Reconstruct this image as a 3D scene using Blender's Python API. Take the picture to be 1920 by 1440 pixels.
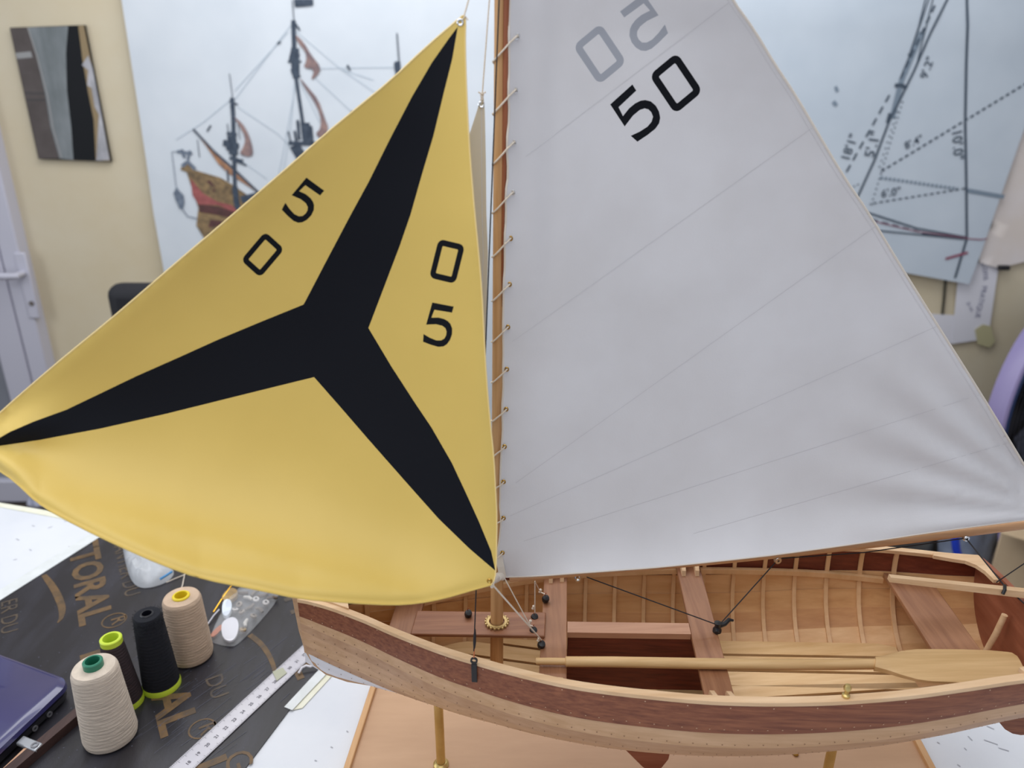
import bpy, bmesh, math, random
from mathutils import Vector, Matrix, geometry, noise
random.seed(11)
R = math.radians
for o in list(bpy.data.objects):
    bpy.data.objects.remove(o)
sc = bpy.context.scene
C = sc.collection

# ------------------------------------------------------------------ camera
F = 1443.0; PITCH = R(21.7); H = 0.75          # focal length (px of a 1920 wide frame), pitch, height above the table
cd = bpy.data.cameras.new('camera'); cam = bpy.data.objects.new('camera', cd); C.objects.link(cam)
cd.sensor_fit = 'HORIZONTAL'; cd.sensor_width = 36.0; cd.lens = F / 1920 * 36
cd.clip_start = 0.02; cd.clip_end = 50
cam.location = (0, 0, H); cam.rotation_euler = (math.pi / 2 - PITCH, 0, 0)
cd.dof.use_dof = True; cd.dof.focus_distance = 0.80; cd.dof.aperture_fstop = 5.0
sc.camera = cam
# ------------------------------------------------------------------ light
w = bpy.data.worlds.new('world'); sc.world = w; w.use_nodes = True
bg = w.node_tree.nodes['Background']
bg.inputs['Color'].default_value = (0.92, 0.94, 1.0, 1); bg.inputs['Strength'].default_value = 0.46
def area(name, loc, target, sx, sy, power, col):
    l = bpy.data.lights.new(name, 'AREA'); l.shape = 'RECTANGLE'; l.size = sx; l.size_y = sy
    l.energy = power; l.color = col
    o = bpy.data.objects.new(name, l); C.objects.link(o); o.location = loc
    o.rotation_euler = (Vector(target) - Vector(loc)).to_track_quat('-Z', 'Y').to_euler()
    return o
area('ceiling_light', (-0.30, 0.42, 1.75), (-0.22, 0.45, 0), 2.2, 1.5, 21.5, (0.97, 0.98, 1.0))
area('ceiling_light_wall_side', (0.0, 2.0, 1.75), (0.0, 2.3, 0), 2.6, 0.7, 25, (0.97, 0.98, 1.0))
area('window_daylight', (-2.6, 0.6, 1.0), (0.0, 0.8, 0.15), 1.6, 1.3, 16, (0.88, 0.94, 1.0))
sc.view_settings.view_transform = 'Standard'; sc.view_settings.look = 'None'
sc.view_settings.gamma = 1.0; sc.view_settings.exposure = 0.0; sc.view_settings.use_curve_mapping = False

# ------------------------------------------------------------------ geometry helpers
cP, sP = math.cos(PITCH), math.sin(PITCH)
def ray(u, v):
    up = (720 - v) / F
    return Vector(((u - 960) / F, cP + up * sP, -sP + up * cP))
def atY(u, v, Y):
    d = ray(u, v); return Vector((0, 0, H)) + d * (Y / d.y)
def atZ(u, v, Z):
    d = ray(u, v); return Vector((0, 0, H)) + d * ((Z - H) / d.z)
def lerp(x, xs, ys):
    if x <= xs[0]: return ys[0]
    for i in range(1, len(xs)):
        if x <= xs[i]:
            t = (x - xs[i - 1]) / (xs[i] - xs[i - 1])
            return ys[i - 1] + (ys[i] - ys[i - 1]) * t
    return ys[-1]
def smooth_table(xs, ys):
    # Catmull-Rom through the table, sampled finely
    X, Y = [], []
    n = len(xs)
    for i in range(n - 1):
        m0 = (ys[min(i + 1, n - 1)] - ys[max(i - 1, 0)]) / (xs[min(i + 1, n - 1)] - xs[max(i - 1, 0)])
        m1 = (ys[min(i + 2, n - 1)] - ys[i]) / (xs[min(i + 2, n - 1)] - xs[i])
        h = xs[i + 1] - xs[i]
        for k in range(8):
            t = k / 8
            a = (2*t**3 - 3*t*t + 1); b = (t**3 - 2*t*t + t); c = (-2*t**3 + 3*t*t); d = (t**3 - t*t)
            X.append(xs[i] + h * t); Y.append(a * ys[i] + b * h * m0 + c * ys[i + 1] + d * h * m1)
    X.append(xs[-1]); Y.append(ys[-1])
    return X, Y
class MB:
    def __init__(s): s.v = []; s.f = []
    def add(s, vs, fs):
        n = len(s.v); s.v += [Vector(p) for p in vs]; s.f += [tuple(i + n for i in f) for f in fs]; return s
    def box(s, c, size, M=None):
        hx, hy, hz = (d / 2 for d in size)
        P = [Vector((x, y, z)) for z in (-hz, hz) for y in (-hy, hy) for x in (-hx, hx)]
        if M: P = [M @ p for p in P]
        c = Vector(c)
        return s.add([p + c for p in P], [(0,2,3,1),(4,5,7,6),(0,1,5,4),(1,3,7,5),(3,2,6,7),(2,0,4,6)])
    def hexa(s, P):   # 4 bottom then 4 top, both counter-clockwise
        return s.add(P, [(3,2,1,0),(4,5,6,7),(0,1,5,4),(1,2,6,5),(2,3,7,6),(3,0,4,7)])
    def bar(s, a, b, wd, ht, up=(0, 0, 1)):
        a, b = Vector(a), Vector(b); d = (b - a).normalized(); side = d.cross(Vector(up)).normalized(); u = side.cross(d)
        P = []
        for q in (a, b):
            P += [q - side*wd/2 - u*ht/2, q + side*wd/2 - u*ht/2, q + side*wd/2 + u*ht/2, q - side*wd/2 + u*ht/2]
        return s.add(P, [(0,1,2,3),(7,6,5,4),(0,4,5,1),(1,5,6,2),(2,6,7,3),(3,7,4,0)])
    def sweep(s, path, prof, up=(0, 0, 1)):   # prof: list of (side, up) offsets, or function of i
        n = len(path); path = [Vector(p) for p in path]; rings = []
        for i, p in enumerate(path):
            d = (path[min(i+1, n-1)] - path[max(i-1, 0)]).normalized()
            side = d.cross(Vector(up)).normalized(); u = side.cross(d)
            pr = prof(i) if callable(prof) else prof
            rings.append([p + side*a + u*b for a, b in pr])
        m = len(rings[0]); vs = [q for r in rings for q in r]; fs = []
        for i in range(n - 1):
            for j in range(m):
                fs.append((i*m+j, i*m+(j+1) % m, (i+1)*m+(j+1) % m, (i+1)*m+j))
        fs.append(tuple(range(m - 1, -1, -1))); fs.append(tuple((n-1)*m + j for j in range(m)))
        return s.add(vs, fs)
    def tube(s, path, r, seg=8):
        path = [Vector(p) for p in path]; n = len(path)
        rr = r if isinstance(r, (list, tuple)) else [r] * n
        T = [(path[min(i+1, n-1)] - path[max(i-1, 0)]).normalized() for i in range(n)]
        nrm = T[0].orthogonal().normalized(); vs = []; fs = []
        for i in range(n):
            nrm = (nrm - T[i] * nrm.dot(T[i])).normalized(); bn = T[i].cross(nrm)
            for j in range(seg):
                a = 2*math.pi*j/seg
                vs.append(path[i] + (nrm*math.cos(a) + bn*math.sin(a)) * rr[i])
        for i in range(n - 1):
            for j in range(seg):
                fs.append((i*seg+j, i*seg+(j+1) % seg, (i+1)*seg+(j+1) % seg, (i+1)*seg+j))
        fs.append(tuple(range(seg - 1, -1, -1))); fs.append(tuple((n-1)*seg + j for j in range(seg)))
        return s.add(vs, fs)
    def lathe(s, prof, c, axis=(0, 0, 1), seg=32, closed=False):
        ax = Vector(axis).normalized(); a = ax.orthogonal().normalized(); b = ax.cross(a); c = Vector(c)
        vs = []; fs = []; n = len(prof)
        for r, h in prof:
            for j in range(seg):
                t = 2*math.pi*j/seg; vs.append(c + ax*h + (a*math.cos(t) + b*math.sin(t)) * r)
        for i in range(n if closed else n - 1):
            k = (i + 1) % n
            for j in range(seg):
                fs.append((i*seg+j, i*seg+(j+1) % seg, k*seg+(j+1) % seg, k*seg+j))
        if not closed:
            fs.append(tuple(range(seg - 1, -1, -1))); fs.append(tuple((n-1)*seg + j for j in range(seg)))
        return s.add(vs, fs)
    def prism(s, pts, off):   # planar outline extruded by off
        off = Vector(off); n = len(pts); pts = [Vector(p) for p in pts]
        s.add(pts + [p + off for p in pts], [tuple(range(n - 1, -1, -1)), tuple(range(n, 2*n))] + [(i, (i+1) % n, n+(i+1) % n, n+i) for i in range(n)])
        return s
    def strip(s, pts, nrm, wd, th=0.0):  # flat ribbon on a surface
        pts = [Vector(p) for p in pts]; n = len(pts); vs = []; fs = []
        for i, p in enumerate(pts):
            d = (pts[min(i+1, n-1)] - pts[max(i-1, 0)]).normalized(); sd = d.cross(Vector(nrm)).normalized()
            ww = wd[i] if isinstance(wd, (list, tuple)) else wd
            vs += [p - sd*ww/2, p + sd*ww/2]
        for i in range(n - 1): fs.append((2*i, 2*i+1, 2*i+3, 2*i+2))
        return s.add(vs, fs)
    def build(s, name, m, parent=None, base=(0, 0, 0), smooth=False, recalc=True):
        me = bpy.data.meshes.new(name); b = Vector(base)
        me.from_pydata([p - b for p in s.v], [], s.f)
        bm = bmesh.new(); bm.from_mesh(me)
        if recalc: bmesh.ops.recalc_face_normals(bm, faces=bm.faces)
        bm.to_mesh(me); bm.free()
        if smooth:
            for p in me.polygons: p.use_smooth = True
            if hasattr(me, 'set_sharp_from_angle'): me.set_sharp_from_angle(angle=R(40))
        me.materials.append(m)
        o = bpy.data.objects.new(name, me); C.objects.link(o)
        if parent: o.parent = parent
        return o
def bevel(o, wd=0.002, seg=2):
    m = o.modifiers.new('bevel', 'BEVEL'); m.width = wd; m.segments = seg; m.limit_method = 'ANGLE'
    for p in o.data.polygons: p.use_smooth = True
    if hasattr(o.data, 'set_sharp_from_angle'): o.data.set_sharp_from_angle(angle=R(60))
    return o
def empty(name, loc):
    o = bpy.data.objects.new(name, None); C.objects.link(o); o.location = loc; o.empty_display_size = 0.02; return o
def tag(o, label, cat, group=None, kind=None):
    o['label'] = label; o['category'] = cat
    if group: o['group'] = group
    if kind: o['kind'] = kind
    return o
def struct(o, label=None, cat=None):
    o['kind'] = 'structure'
    if label: o['label'] = label
    if cat: o['category'] = cat
    return o

# ------------------------------------------------------------------ materials
def lin(c):
    return tuple(((x/255)/12.92 if x/255 <= 0.04045 else ((x/255 + 0.055)/1.055)**2.4) for x in c) + (1.0,)
MATS = {}
def mat(name, col, rough=0.6, col2=None, scale=20, stretch=(1, 1, 1), detail=4, bump=0.0, bscale=200, metal=0.0,
        trans=0.0, alpha=1.0, lo=0.35, hi=0.65, spec=0.5, coat=0.0):
    if name in MATS: return MATS[name]
    m = bpy.data.materials.new(name); m.use_nodes = True; nt = m.node_tree; N = nt.nodes; Lk = nt.links
    p = N['Principled BSDF']; out = N['Material Output']
    p.inputs['Base Color'].default_value = lin(col); p.inputs['Roughness'].default_value = rough
    p.inputs['Metallic'].default_value = metal; p.inputs['Specular IOR Level'].default_value = spec
    if coat: p.inputs['Coat Weight'].default_value = coat
    tc = N.new('ShaderNodeTexCoord'); mp = N.new('ShaderNodeMapping'); mp.inputs['Scale'].default_value = stretch
    Lk.new(tc.outputs['Object'], mp.inputs['Vector'])
    csock = None
    if col2 is not None:
        nz = N.new('ShaderNodeTexNoise'); nz.inputs['Scale'].default_value = scale; nz.inputs['Detail'].default_value = detail
        nz.inputs['Roughness'].default_value = 0.6
        Lk.new(mp.outputs['Vector'], nz.inputs['Vector'])
        cr = N.new('ShaderNodeValToRGB'); cr.color_ramp.elements[0].position = lo; cr.color_ramp.elements[1].position = hi
        cr.color_ramp.elements[0].color = lin(col); cr.color_ramp.elements[1].color = lin(col2)
        Lk.new(nz.outputs['Fac'], cr.inputs['Fac']); csock = cr.outputs['Color']
        Lk.new(csock, p.inputs['Base Color'])
    if bump:
        nb = N.new('ShaderNodeTexNoise'); nb.inputs['Scale'].default_value = bscale; nb.inputs['Detail'].default_value = 3
        Lk.new(mp.outputs['Vector'], nb.inputs['Vector'])
        b = N.new('ShaderNodeBump'); b.inputs['Strength'].default_value = bump; b.inputs['Distance'].default_value = 0.002
        Lk.new(nb.outputs['Fac'], b.inputs['Height']); Lk.new(b.outputs['Normal'], p.inputs['Normal'])
    sh = p.outputs['BSDF']
    if trans:
        t = N.new('ShaderNodeBsdfTranslucent'); t.inputs['Color'].default_value = lin(col)
        if csock: Lk.new(csock, t.inputs['Color'])
        mx = N.new('ShaderNodeMixShader'); mx.inputs[0].default_value = trans
        Lk.new(sh, mx.inputs[1]); Lk.new(t.outputs['BSDF'], mx.inputs[2]); sh = mx.outputs[0]
    if alpha < 1:
        t = N.new('ShaderNodeBsdfTransparent'); mx = N.new('ShaderNodeMixShader'); mx.inputs[0].default_value = alpha
        Lk.new(t.outputs['BSDF'], mx.inputs[1]); Lk.new(sh, mx.inputs[2]); sh = mx.outputs[0]
    Lk.new(sh, out.inputs['Surface'])
    MATS[name] = m
    return m
def wood(name, c1, c2, along='x', rough=0.5, scale=9, grain=14, bump=0.05):
    st = {'x': (1, grain, grain), 'y': (grain, 1, grain), 'z': (grain, grain, 1)}[along]
    return mat(name, c1, rough, c2, scale=scale, stretch=st, detail=5, bump=bump, bscale=25, lo=0.3, hi=0.7)

M_gun = wood('pale_gunwale_wood', (218, 178, 134), (238, 204, 164))
M_mah = wood('mahogany', (112, 58, 36), (154, 94, 62), grain=30, scale=12)
M_mahd = wood('dark_mahogany', (74, 26, 16), (108, 46, 30), grain=30, scale=12)
M_thw = wood('thwart_mahogany', (128, 82, 54), (160, 112, 78), 'y', grain=16)
M_thwx = wood('partner_mahogany', (124, 76, 50), (154, 104, 72), 'x', grain=16)
M_rib = wood('rib_wood', (208, 162, 112), (230, 188, 142), 'z', grain=4)
M_sole = wood('sole_board_wood', (208, 166, 112), (230, 194, 144))
M_oar = wood('oar_wood', (202, 162, 108), (222, 184, 132), grain=20)
M_spar = wood('spar_wood', (190, 142, 92), (214, 170, 120), 'z', grain=30)
M_boom = wood('boom_wood', (198, 148, 104), (218, 172, 130), 'x', grain=30)
M_yard = wood('yard_wood', (132, 72, 44), (158, 94, 62), 'z', grain=30)
M_base = wood('baseboard_veneer', (186, 146, 110), (200, 160, 124), 'x', grain=5, scale=5, rough=0.45)
M_rim = wood('base_rim_wood', (196, 148, 98), (214, 170, 122), 'y', grain=12)
M_brass = mat('brass', (196, 160, 84), 0.28, (176, 136, 66), scale=30, metal=1.0)
M_brassd = mat('satin_brass', (222, 200, 136), 0.38, (202, 176, 112), scale=30, metal=0.9)
M_silver = mat('polished_silver', (220, 222, 226), 0.22, metal=1.0)
M_copper = mat('copper_wire', (200, 120, 84), 0.35, metal=0.9)
M_black = mat('black_fitting', (22, 22, 26), 0.45)
M_cord = mat('cream_cord', (234, 224, 210), 0.8, (218, 204, 186), scale=900)
M_bcord = mat('black_cord', (34, 30, 34), 0.7)
M_sail = mat('white_sailcloth', (228, 227, 230), 0.75, (236, 236, 240), scale=6, bump=0.05, bscale=500, trans=0.18)
M_hem = mat('sail_hem', (232, 224, 214), 0.75, trans=0.1)
M_ghost = mat('painted_show_through', (176, 180, 190), 0.75, trans=0.18)  # grey colour stands in for light blocked by a number on the back
M_seam = mat('seam_stitch', (216, 215, 219), 0.8)
M_jib = mat('cream_sailcloth', (222, 214, 198), 0.8, trans=0.2)
M_yel = mat('yellow_sailcloth', (228, 198, 106), 0.5, (234, 204, 112), scale=5, bump=0.04, bscale=500, trans=0.12)
M_yhem = mat('yellow_hem', (240, 214, 150), 0.6)
M_navy = mat('black_sailcloth', (5, 9, 21), 0.75, spec=0.25, bump=0.03, bscale=500)
M_numb = mat('black_number_print', (7, 11, 20), 0.8, spec=0.25)
M_wall = mat('cream_wall_paint', (222, 212, 188), 0.85, (214, 198, 164), scale=2.2, detail=6, bump=0.25, bscale=60, lo=0.3, hi=0.8)
M_floor = mat('brown_floor', (74, 64, 58), 0.7, (90, 80, 74), scale=8)
M_white = mat('white_tabletop', (224, 227, 233), 0.5, (214, 218, 226), scale=4, detail=6)
M_ply = mat('black_film_plywood', (40, 38, 42), 0.34, (62, 62, 72), scale=5, stretch=(5, 1, 1), detail=9, lo=0.45, hi=0.85, bump=0.08, bscale=300)
M_gold = mat('gold_stencil_print', (112, 86, 54), 0.5, (84, 68, 50), scale=60)
M_gold2 = mat('faint_gold_stencil_print', (92, 78, 62), 0.5, (70, 62, 56), scale=60)
M_poster = mat('poster_cloth', (214, 222, 230), 0.8, (224, 231, 238), scale=3, detail=3, trans=0.0)
M_plan = mat('plan_cloth', (196, 208, 220), 0.8, (206, 217, 228), scale=3, detail=3)
M_paper = mat('white_paper', (232, 232, 240), 0.8)
M_cloth2 = mat('cream_cloth', (226, 216, 208), 0.85, (232, 226, 226), scale=4)
M_ink = mat('plan_ink', (70, 84, 100), 0.8)
M_inkl = mat('plan_ink_light', (130, 146, 162), 0.8)
M_inkr = mat('plan_ink_red', (150, 84, 104), 0.8)
M_sdark = mat('print_dark_rigging', (52, 64, 80), 0.8, (76, 88, 104), scale=80)
M_sline = mat('print_rigging_line', (184, 197, 208), 0.8)
M_spen = mat('print_pennant', (168, 138, 130), 0.8, (112, 100, 108), scale=25)
M_stan = mat('print_stern_tan', (160, 134, 96), 0.8, (108, 92, 72), scale=50)
M_sred = mat('print_stern_red', (172, 100, 98), 0.8, (150, 84, 84), scale=40)
M_sdk = mat('print_stern_dark', (104, 66, 66), 0.8, (80, 58, 56), scale=60)
M_sor = mat('print_yard_orange', (192, 140, 98), 0.8, (136, 106, 92), scale=25)
M_tape = mat('masking_tape', (226, 224, 200), 0.6, (236, 236, 220), scale=30)
M_tapew = mat('white_tape', (226, 230, 232), 0.5, (214, 218, 218), scale=30)
M_pvc = mat('white_pvc', (204, 204, 218), 0.4)
M_glass = mat('frosted_grey_panel', (148, 152, 162), 0.35, (134, 138, 148), scale=3)
M_steel = mat('ruler_steel', (206, 204, 210), 0.42, (190, 188, 196), scale=8, metal=0.35)
M_mark = mat('ruler_marks', (104, 102, 112), 0.6)

# =================================================================== THE SETTING
WY = 2.85; FZ = -0.9
o = MB().box((0, WY + 0.05, 0.55), (11, 0.1, 2.9)).build('wall_back', M_wall); struct(o)
o = MB().box((0, 1.2, FZ - 0.03), (11, 5.0, 0.06)).build('floor', M_floor); struct(o)
# door at the left end of the wall
door = empty('door_1', (-1.9, WY, FZ)); struct(door, 'white plastic framed door with frosted grey panels', 'door')
db = door.location.copy()
xr = atY(36, 433, WY - 0.03).x                                  # outer edge of the frame
xs_ = atY(55, 620, WY - 0.03).x                                 # inner edge of the leaf's stile
zr1 = atY(20, 547, WY - 0.03).z; zr0 = atY(30, 594, WY - 0.03).z
yl = WY - 0.025
b = MB(); b.box((xr - 0.035, yl, 0.2), (0.07, 0.07, 2.2)); b.box((xr - 0.5, yl, 1.28), (1.0, 0.07, 0.07)); b.box((xr - 0.98, yl, 0.2), (0.07, 0.07, 2.2))
bevel(b.build('door_frame', M_pvc, door, db), 0.006)
b = MB(); b.box((xr - 0.125, yl - 0.005, 0.17), (0.10, 0.06, 2.12)); b.box((xr - 0.89, yl - 0.005, 0.17), (0.10, 0.06, 2.12))
b.box((xr - 0.5, yl - 0.005, (zr0 + zr1)/2), (0.7, 0.06, zr1 - zr0)); b.box((xr - 0.5, yl - 0.005, 1.19), (0.7, 0.06, 0.1)); b.box((xr - 0.5, yl - 0.005, FZ + 0.06), (0.7, 0.06, 0.1))
leaf = bevel(b.build('door_leaf', M_pvc, door, db), 0.006)
MB().box((xr - 0.5, yl + 0.005, (zr1 + 1.15)/2), (0.7, 0.02, 1.15 - zr1)).build('panel', M_glass, door, db)
MB().box((xr - 0.5, yl + 0.005, (zr0 + FZ)/2 + 0.04), (0.7, 0.02, zr0 - FZ - 0.1)).build('panel', M_glass, door, db)
hp = atY(44, 512, yl - 0.04)
b = MB().box(hp + Vector((0, 0.006, -0.05)), (0.042, 0.012, 0.25)); hd = bevel(b.build('handle_plate', M_pvc, door, db), 0.005)
b = MB().tube([hp, hp + Vector((0, -0.045, 0)), hp + Vector((-0.02, -0.055, 0)), hp + Vector((-0.13, -0.05, 0.002))], [0.011, 0.012, 0.013, 0.012], 10)
b.build('door_handle', M_pvc, hd, db, smooth=True)
MB().lathe([(0.009, 0), (0.009, 0.004), (0.0, 0.004)], hp + Vector((0.004, -0.0, -0.115)), (0, -1, 0), 14).build('keyhole', mat('keyhole_metal', (110, 104, 100), 0.5), hd, db)

# =================================================================== FLAT SHEETS WITH REGIONS
def pip(x, y, poly):
    ins = False; j = len(poly) - 1
    for i in range(len(poly)):
        xi, yi = poly[i]; xj, yj = poly[j]
        if (yi > y) != (yj > y) and x < (xj - xi) * (y - yi) / (yj - yi) + xi: ins = not ins
        j = i
    return ins
def dens(poly, d, closed=True):
    out = []; n = len(poly)
    for i in range(n if closed else n - 1):
        a, b = poly[i], poly[(i + 1) % n]; L = math.hypot(b[0]-a[0], b[1]-a[1]); k = max(1, int(math.ceil(L / d)))
        for j in range(k): out.append((a[0] + (b[0]-a[0])*j/k, a[1] + (b[1]-a[1])*j/k))
    if not closed: out.append(poly[-1])
    return out
def chaikin(poly, it=2, closed=True):
    for _ in range(it):
        q = []; n = len(poly)
        for i in range(n if closed else n - 1):
            a, b = poly[i], poly[(i+1) % n]
            q += [(a[0]*.75 + b[0]*.25, a[1]*.75 + b[1]*.25), (a[0]*.25 + b[0]*.75, a[1]*.25 + b[1]*.75)]
        if not closed: q = [poly[0]] + q + [poly[-1]]
        poly = q
    return poly
def sheet(outline, regions, fn, sp, names, mats, parent, base, thick=0.0006, edge_sp=None, extra=()):
    """triangulates the outline with every region outline as a constraint; one object for the ground and one per region"""
    edge_sp = edge_sp or sp * 0.6
    pts = []; edges = []
    loops = [dens(outline, edge_sp)]
    for outer, holes in regions:
        loops.append(dens(outer, edge_sp * 0.6))
        for h in holes: loops.append(dens(h, edge_sp * 0.6))
    for lp in loops:
        n0 = len(pts); pts += lp; n = len(lp); edges += [(n0 + i, n0 + (i + 1) % n) for i in range(n)]
    pts += [p for p in extra if pip(p[0], p[1], outline)]
    grid = {}
    for p in pts: grid.setdefault((int(p[0] // sp), int(p[1] // sp)), []).append(p)
    xs = [p[0] for p in outline]; ys = [p[1] for p in outline]
    y = min(ys); row = 0
    while y < max(ys):
        x = min(xs) + (sp / 2 if row % 2 else 0)
        while x < max(xs):
            if pip(x, y, outline):
                gx, gy = int(x // sp), int(y // sp); ok = True
                for a in (-1, 0, 1):
                    for c in (-1, 0, 1):
                        for q in grid.get((gx + a, gy + c), ()):
                            if (q[0]-x)**2 + (q[1]-y)**2 < (0.45*sp)**2: ok = False; break
                if ok: pts.append((x, y))
            x += sp
        y += sp * 0.87; row += 1
    r = geometry.delaunay_2d_cdt([Vector(p) for p in pts], edges, [], 0, 1e-6)
    V2, F2 = r[0], r[2]
    W3 = [fn(p.x, p.y) for p in V2]
    buckets = [[] for _ in range(len(regions) + 1)]
    for f in F2:
        cx = sum(V2[i].x for i in f) / len(f); cy = sum(V2[i].y for i in f) / len(f)
        if not pip(cx, cy, outline): continue
        k = 0
        for ri, (outer, holes) in enumerate(regions):
            if pip(cx, cy, outer) and not any(pip(cx, cy, h) for h in holes): k = ri + 1
        buckets[k].append(f)
    objs = []
    for k, fs in enumerate(buckets):
        idx = {}; mb = MB(); vs = []; ff = []
        for f in fs:
            t = []
            for i in f:
                if i not in idx: idx[i] = len(vs); vs.append(W3[i])
                t.append(idx[i])
            ff.append(tuple(t))
        mb.add(vs, ff)
        ob = mb.build(names[k], mats[k], parent if k == 0 else objs[0], base, smooth=False)
        for p in ob.data.polygons: p.use_smooth = True
        if thick:
            m = ob.modifiers.new('thickness', 'SOLIDIFY'); m.thickness = thick; m.offset = 0; m.use_rim = False
        objs.append(ob)
    return objs
def flat_poly(mb, px, fn):   # filled outline on a surface
    v = [Vector((p[0], p[1], 0)) for p in px]
    mb.add([fn(p[0], p[1]) for p in px], geometry.tessellate_polygon([v])); return mb

# ------------------------------------------------------------------ things on the wall
def wallfn(Y): return lambda u, v: atY(u, v, Y)
def fold(u, v, k): return 0.010*math.sin(u*0.021 + v*0.006 + k) + 0.006*math.sin(u*0.05 - v*0.017 + 2*k)
# ship poster
YP = WY - 0.03
ship_out = [(208, -120), (228, 0), (245, 110), (262, 220), (274, 300), (288, 400), (306, 500), (338, 690), (360, 822), (760, 826), (1130, 820), (1172, -120)]
pfn = lambda u, v: atY(u, v, YP + 0.2*fold(u, v, 0.4))
pov = lambda d: (lambda u, v: atY(u, v, YP + 0.2*fold(u, v, 0.4) - d))
pb = atY(690, 400, WY); ship = empty('ship_poster', pb)
tag(ship, 'white cloth poster printed with an old three masted ship, hanging behind the yellow sail', 'poster')
sheet(ship_out, [], pfn, 40, ['cloth'], [M_poster], ship, pb, 0.001)
def stroke(mb, px, wd, fn):
    px2 = dens(px, 12, False)
    P = [fn(*p) for p in px2]; mb.strip(P, (0, -1, 0), wd); return mb
k = 2.86 / F * 1.05   # metres per pixel at the wall
b = MB()
for px in ([(553, 37), (520, 80), (430, 200)], [(556, 60), (640, 130), (713, 180)], [(437, 183), (380, 230), (330, 262)], [(445, 200), (520, 250), (560, 290)], [(640, 130), (700, 150)],
           [(553, 147), (545, 240), (530, 330)], [(556, 147), (536, 260), (520, 340)], [(437, 220), (430, 270)], [(560, 150), (600, 230)], [(590, 145), (660, 210)], [(450, 300), (500, 335)], [(540, 60), (440, 170)], [(600, 128), (740, 126)]):
    stroke(b, px, 0.9*k, pov(0.003))
b.build('rigging_lines', M_sline, ship, pb, recalc=False)
def strokes(name, items, m, d):
    b = MB()
    for px, wd in items: stroke(b, px, wd*k, pov(d))
    return b.build(name, m, ship, pb, recalc=False)
strokes('main_mast', [([(548, 0), (551, 38)], 1.5), ([(550, 38), (553, 147)], 7), ([(553, 90), (554, 140)], 13), ([(554, 140), (568, 233), (575, 270)], 5.5), ([(572, 230), (576, 268)], 15), ([(541, 268), (600, 270)], 6), ([(540, 246), (546, 268)], 2.5), ([(552, 245), (556, 268)], 4), ([(552, 272), (566, 296)], 18), ([(540, 115), (565, 115)], 3), ([(542, 118), (548, 90)], 3), ([(551, 40), (562, 57)], 3), ([(545, 100), (562, 104)], 4), ([(548, 128), (560, 146)], 9), ([(558, 225), (561, 262)], 5), ([(583, 236), (586, 266)], 4)], M_sdark, .004)
strokes('mizzen_mast', [([(430, 138), (436, 183)], 1.2), ([(435, 183), (437, 217)], 7), ([(437, 215), (441, 380)], 6.5), ([(425, 250), (444, 252)], 5), ([(434, 255), (438, 290)], 15), ([(418, 268), (448, 274)], 9), ([(430, 296), (456, 302)], 5), ([(426, 318), (428, 340)], 3), ([(452, 375), (490, 365)], 12), ([(440, 350), (446, 398)], 10), ([(430, 190), (446, 196)], 2.5), ([(422, 262), (428, 282)], 5), ([(426, 232), (430, 262)], 1.5), ([(446, 232), (450, 262)], 1.2), ([(438, 300), (462, 310)], 3)], M_sdark, .004)
strokes('fore_mast', [([(744, 62), (748, 115)], 2), ([(745, 115), (747, 140)], 9), ([(740, 118), (742, 135)], 3)], M_sdark, .004)
strokes('lateen_spar', [([(362, 242), (400, 283), (433, 312), (490, 366)], 3.5)], M_sdark, .005)
for it in (([(651, 122), (656, 132)], 3.5), ([(526, 78), (520, 82)], 3), ([(659, 208), (662, 214)], 2.5), ([(395, 235), (388, 246)], 2.5), ([(370, 262), (374, 295)], 1.2)): strokes('rigging_block', [it], M_sdark, .004)
for px in ([(553, 63), (570, 80), (583, 103), (602, 126), (596, 141), (582, 152), (590, 130), (568, 127), (575, 113), (573, 97), (558, 80)],
           [(560, 143), (577, 163), (597, 187), (607, 217), (617, 243), (606, 262), (590, 252), (602, 240), (600, 213), (587, 187), (570, 163)],
           [(437, 217), (455, 232), (467, 253), (475, 283), (472, 295), (447, 290), (458, 273), (460, 257), (447, 233)]):
    flat_poly(MB(), chaikin(px, 1), pov(0.0045)).build('pennant', M_spen, ship, pb, recalc=False)
flat_poly(MB(), [(551, -2), (587, -2), (587, 10), (570, 12), (553, 13)], pov(.0045)).build('flag', M_sdark, ship, pb, recalc=False)
flat_poly(MB(), [(400, 430), (520, 452), (700, 462), (800, 450), (850, 430), (872, 415), (866, 480), (850, 560), (820, 600), (520, 606), (430, 560)], pov(0.0028)).build('ship_hull', mat('print_ship_hull', (96, 84, 70), 0.8, (70, 64, 60), scale=30), ship, pb, recalc=False)
for it in (([(566, 290), (584, 460)], 9), ([(747, 140), (766, 455)], 8)): strokes('lower_mast', [it], M_sdark, .0042)
for it in (([(700, 250), (800, 240)], 4), ([(520, 340), (640, 350)], 4)): strokes('yard_print', [it], M_sdark, .0043)
b = flat_poly(MB(), [(338, 318), (346, 303), (355, 303), (366, 319), (413, 333), (437, 347), (470, 370), (500, 400), (470, 440), (420, 470), (390, 460), (383, 447), (368, 423), (372, 390), (362, 360), (350, 323)], pov(0.0035))
b.build('stern', M_stan, ship, pb, recalc=False)
b = flat_poly(MB(), [(357, 334), (380, 362), (407, 378), (436, 385), (450, 402), (438, 398), (410, 385), (372, 383), (361, 366)], pov(0.0042)); b.build('stern_band', M_sred, ship, pb, recalc=False)
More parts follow.
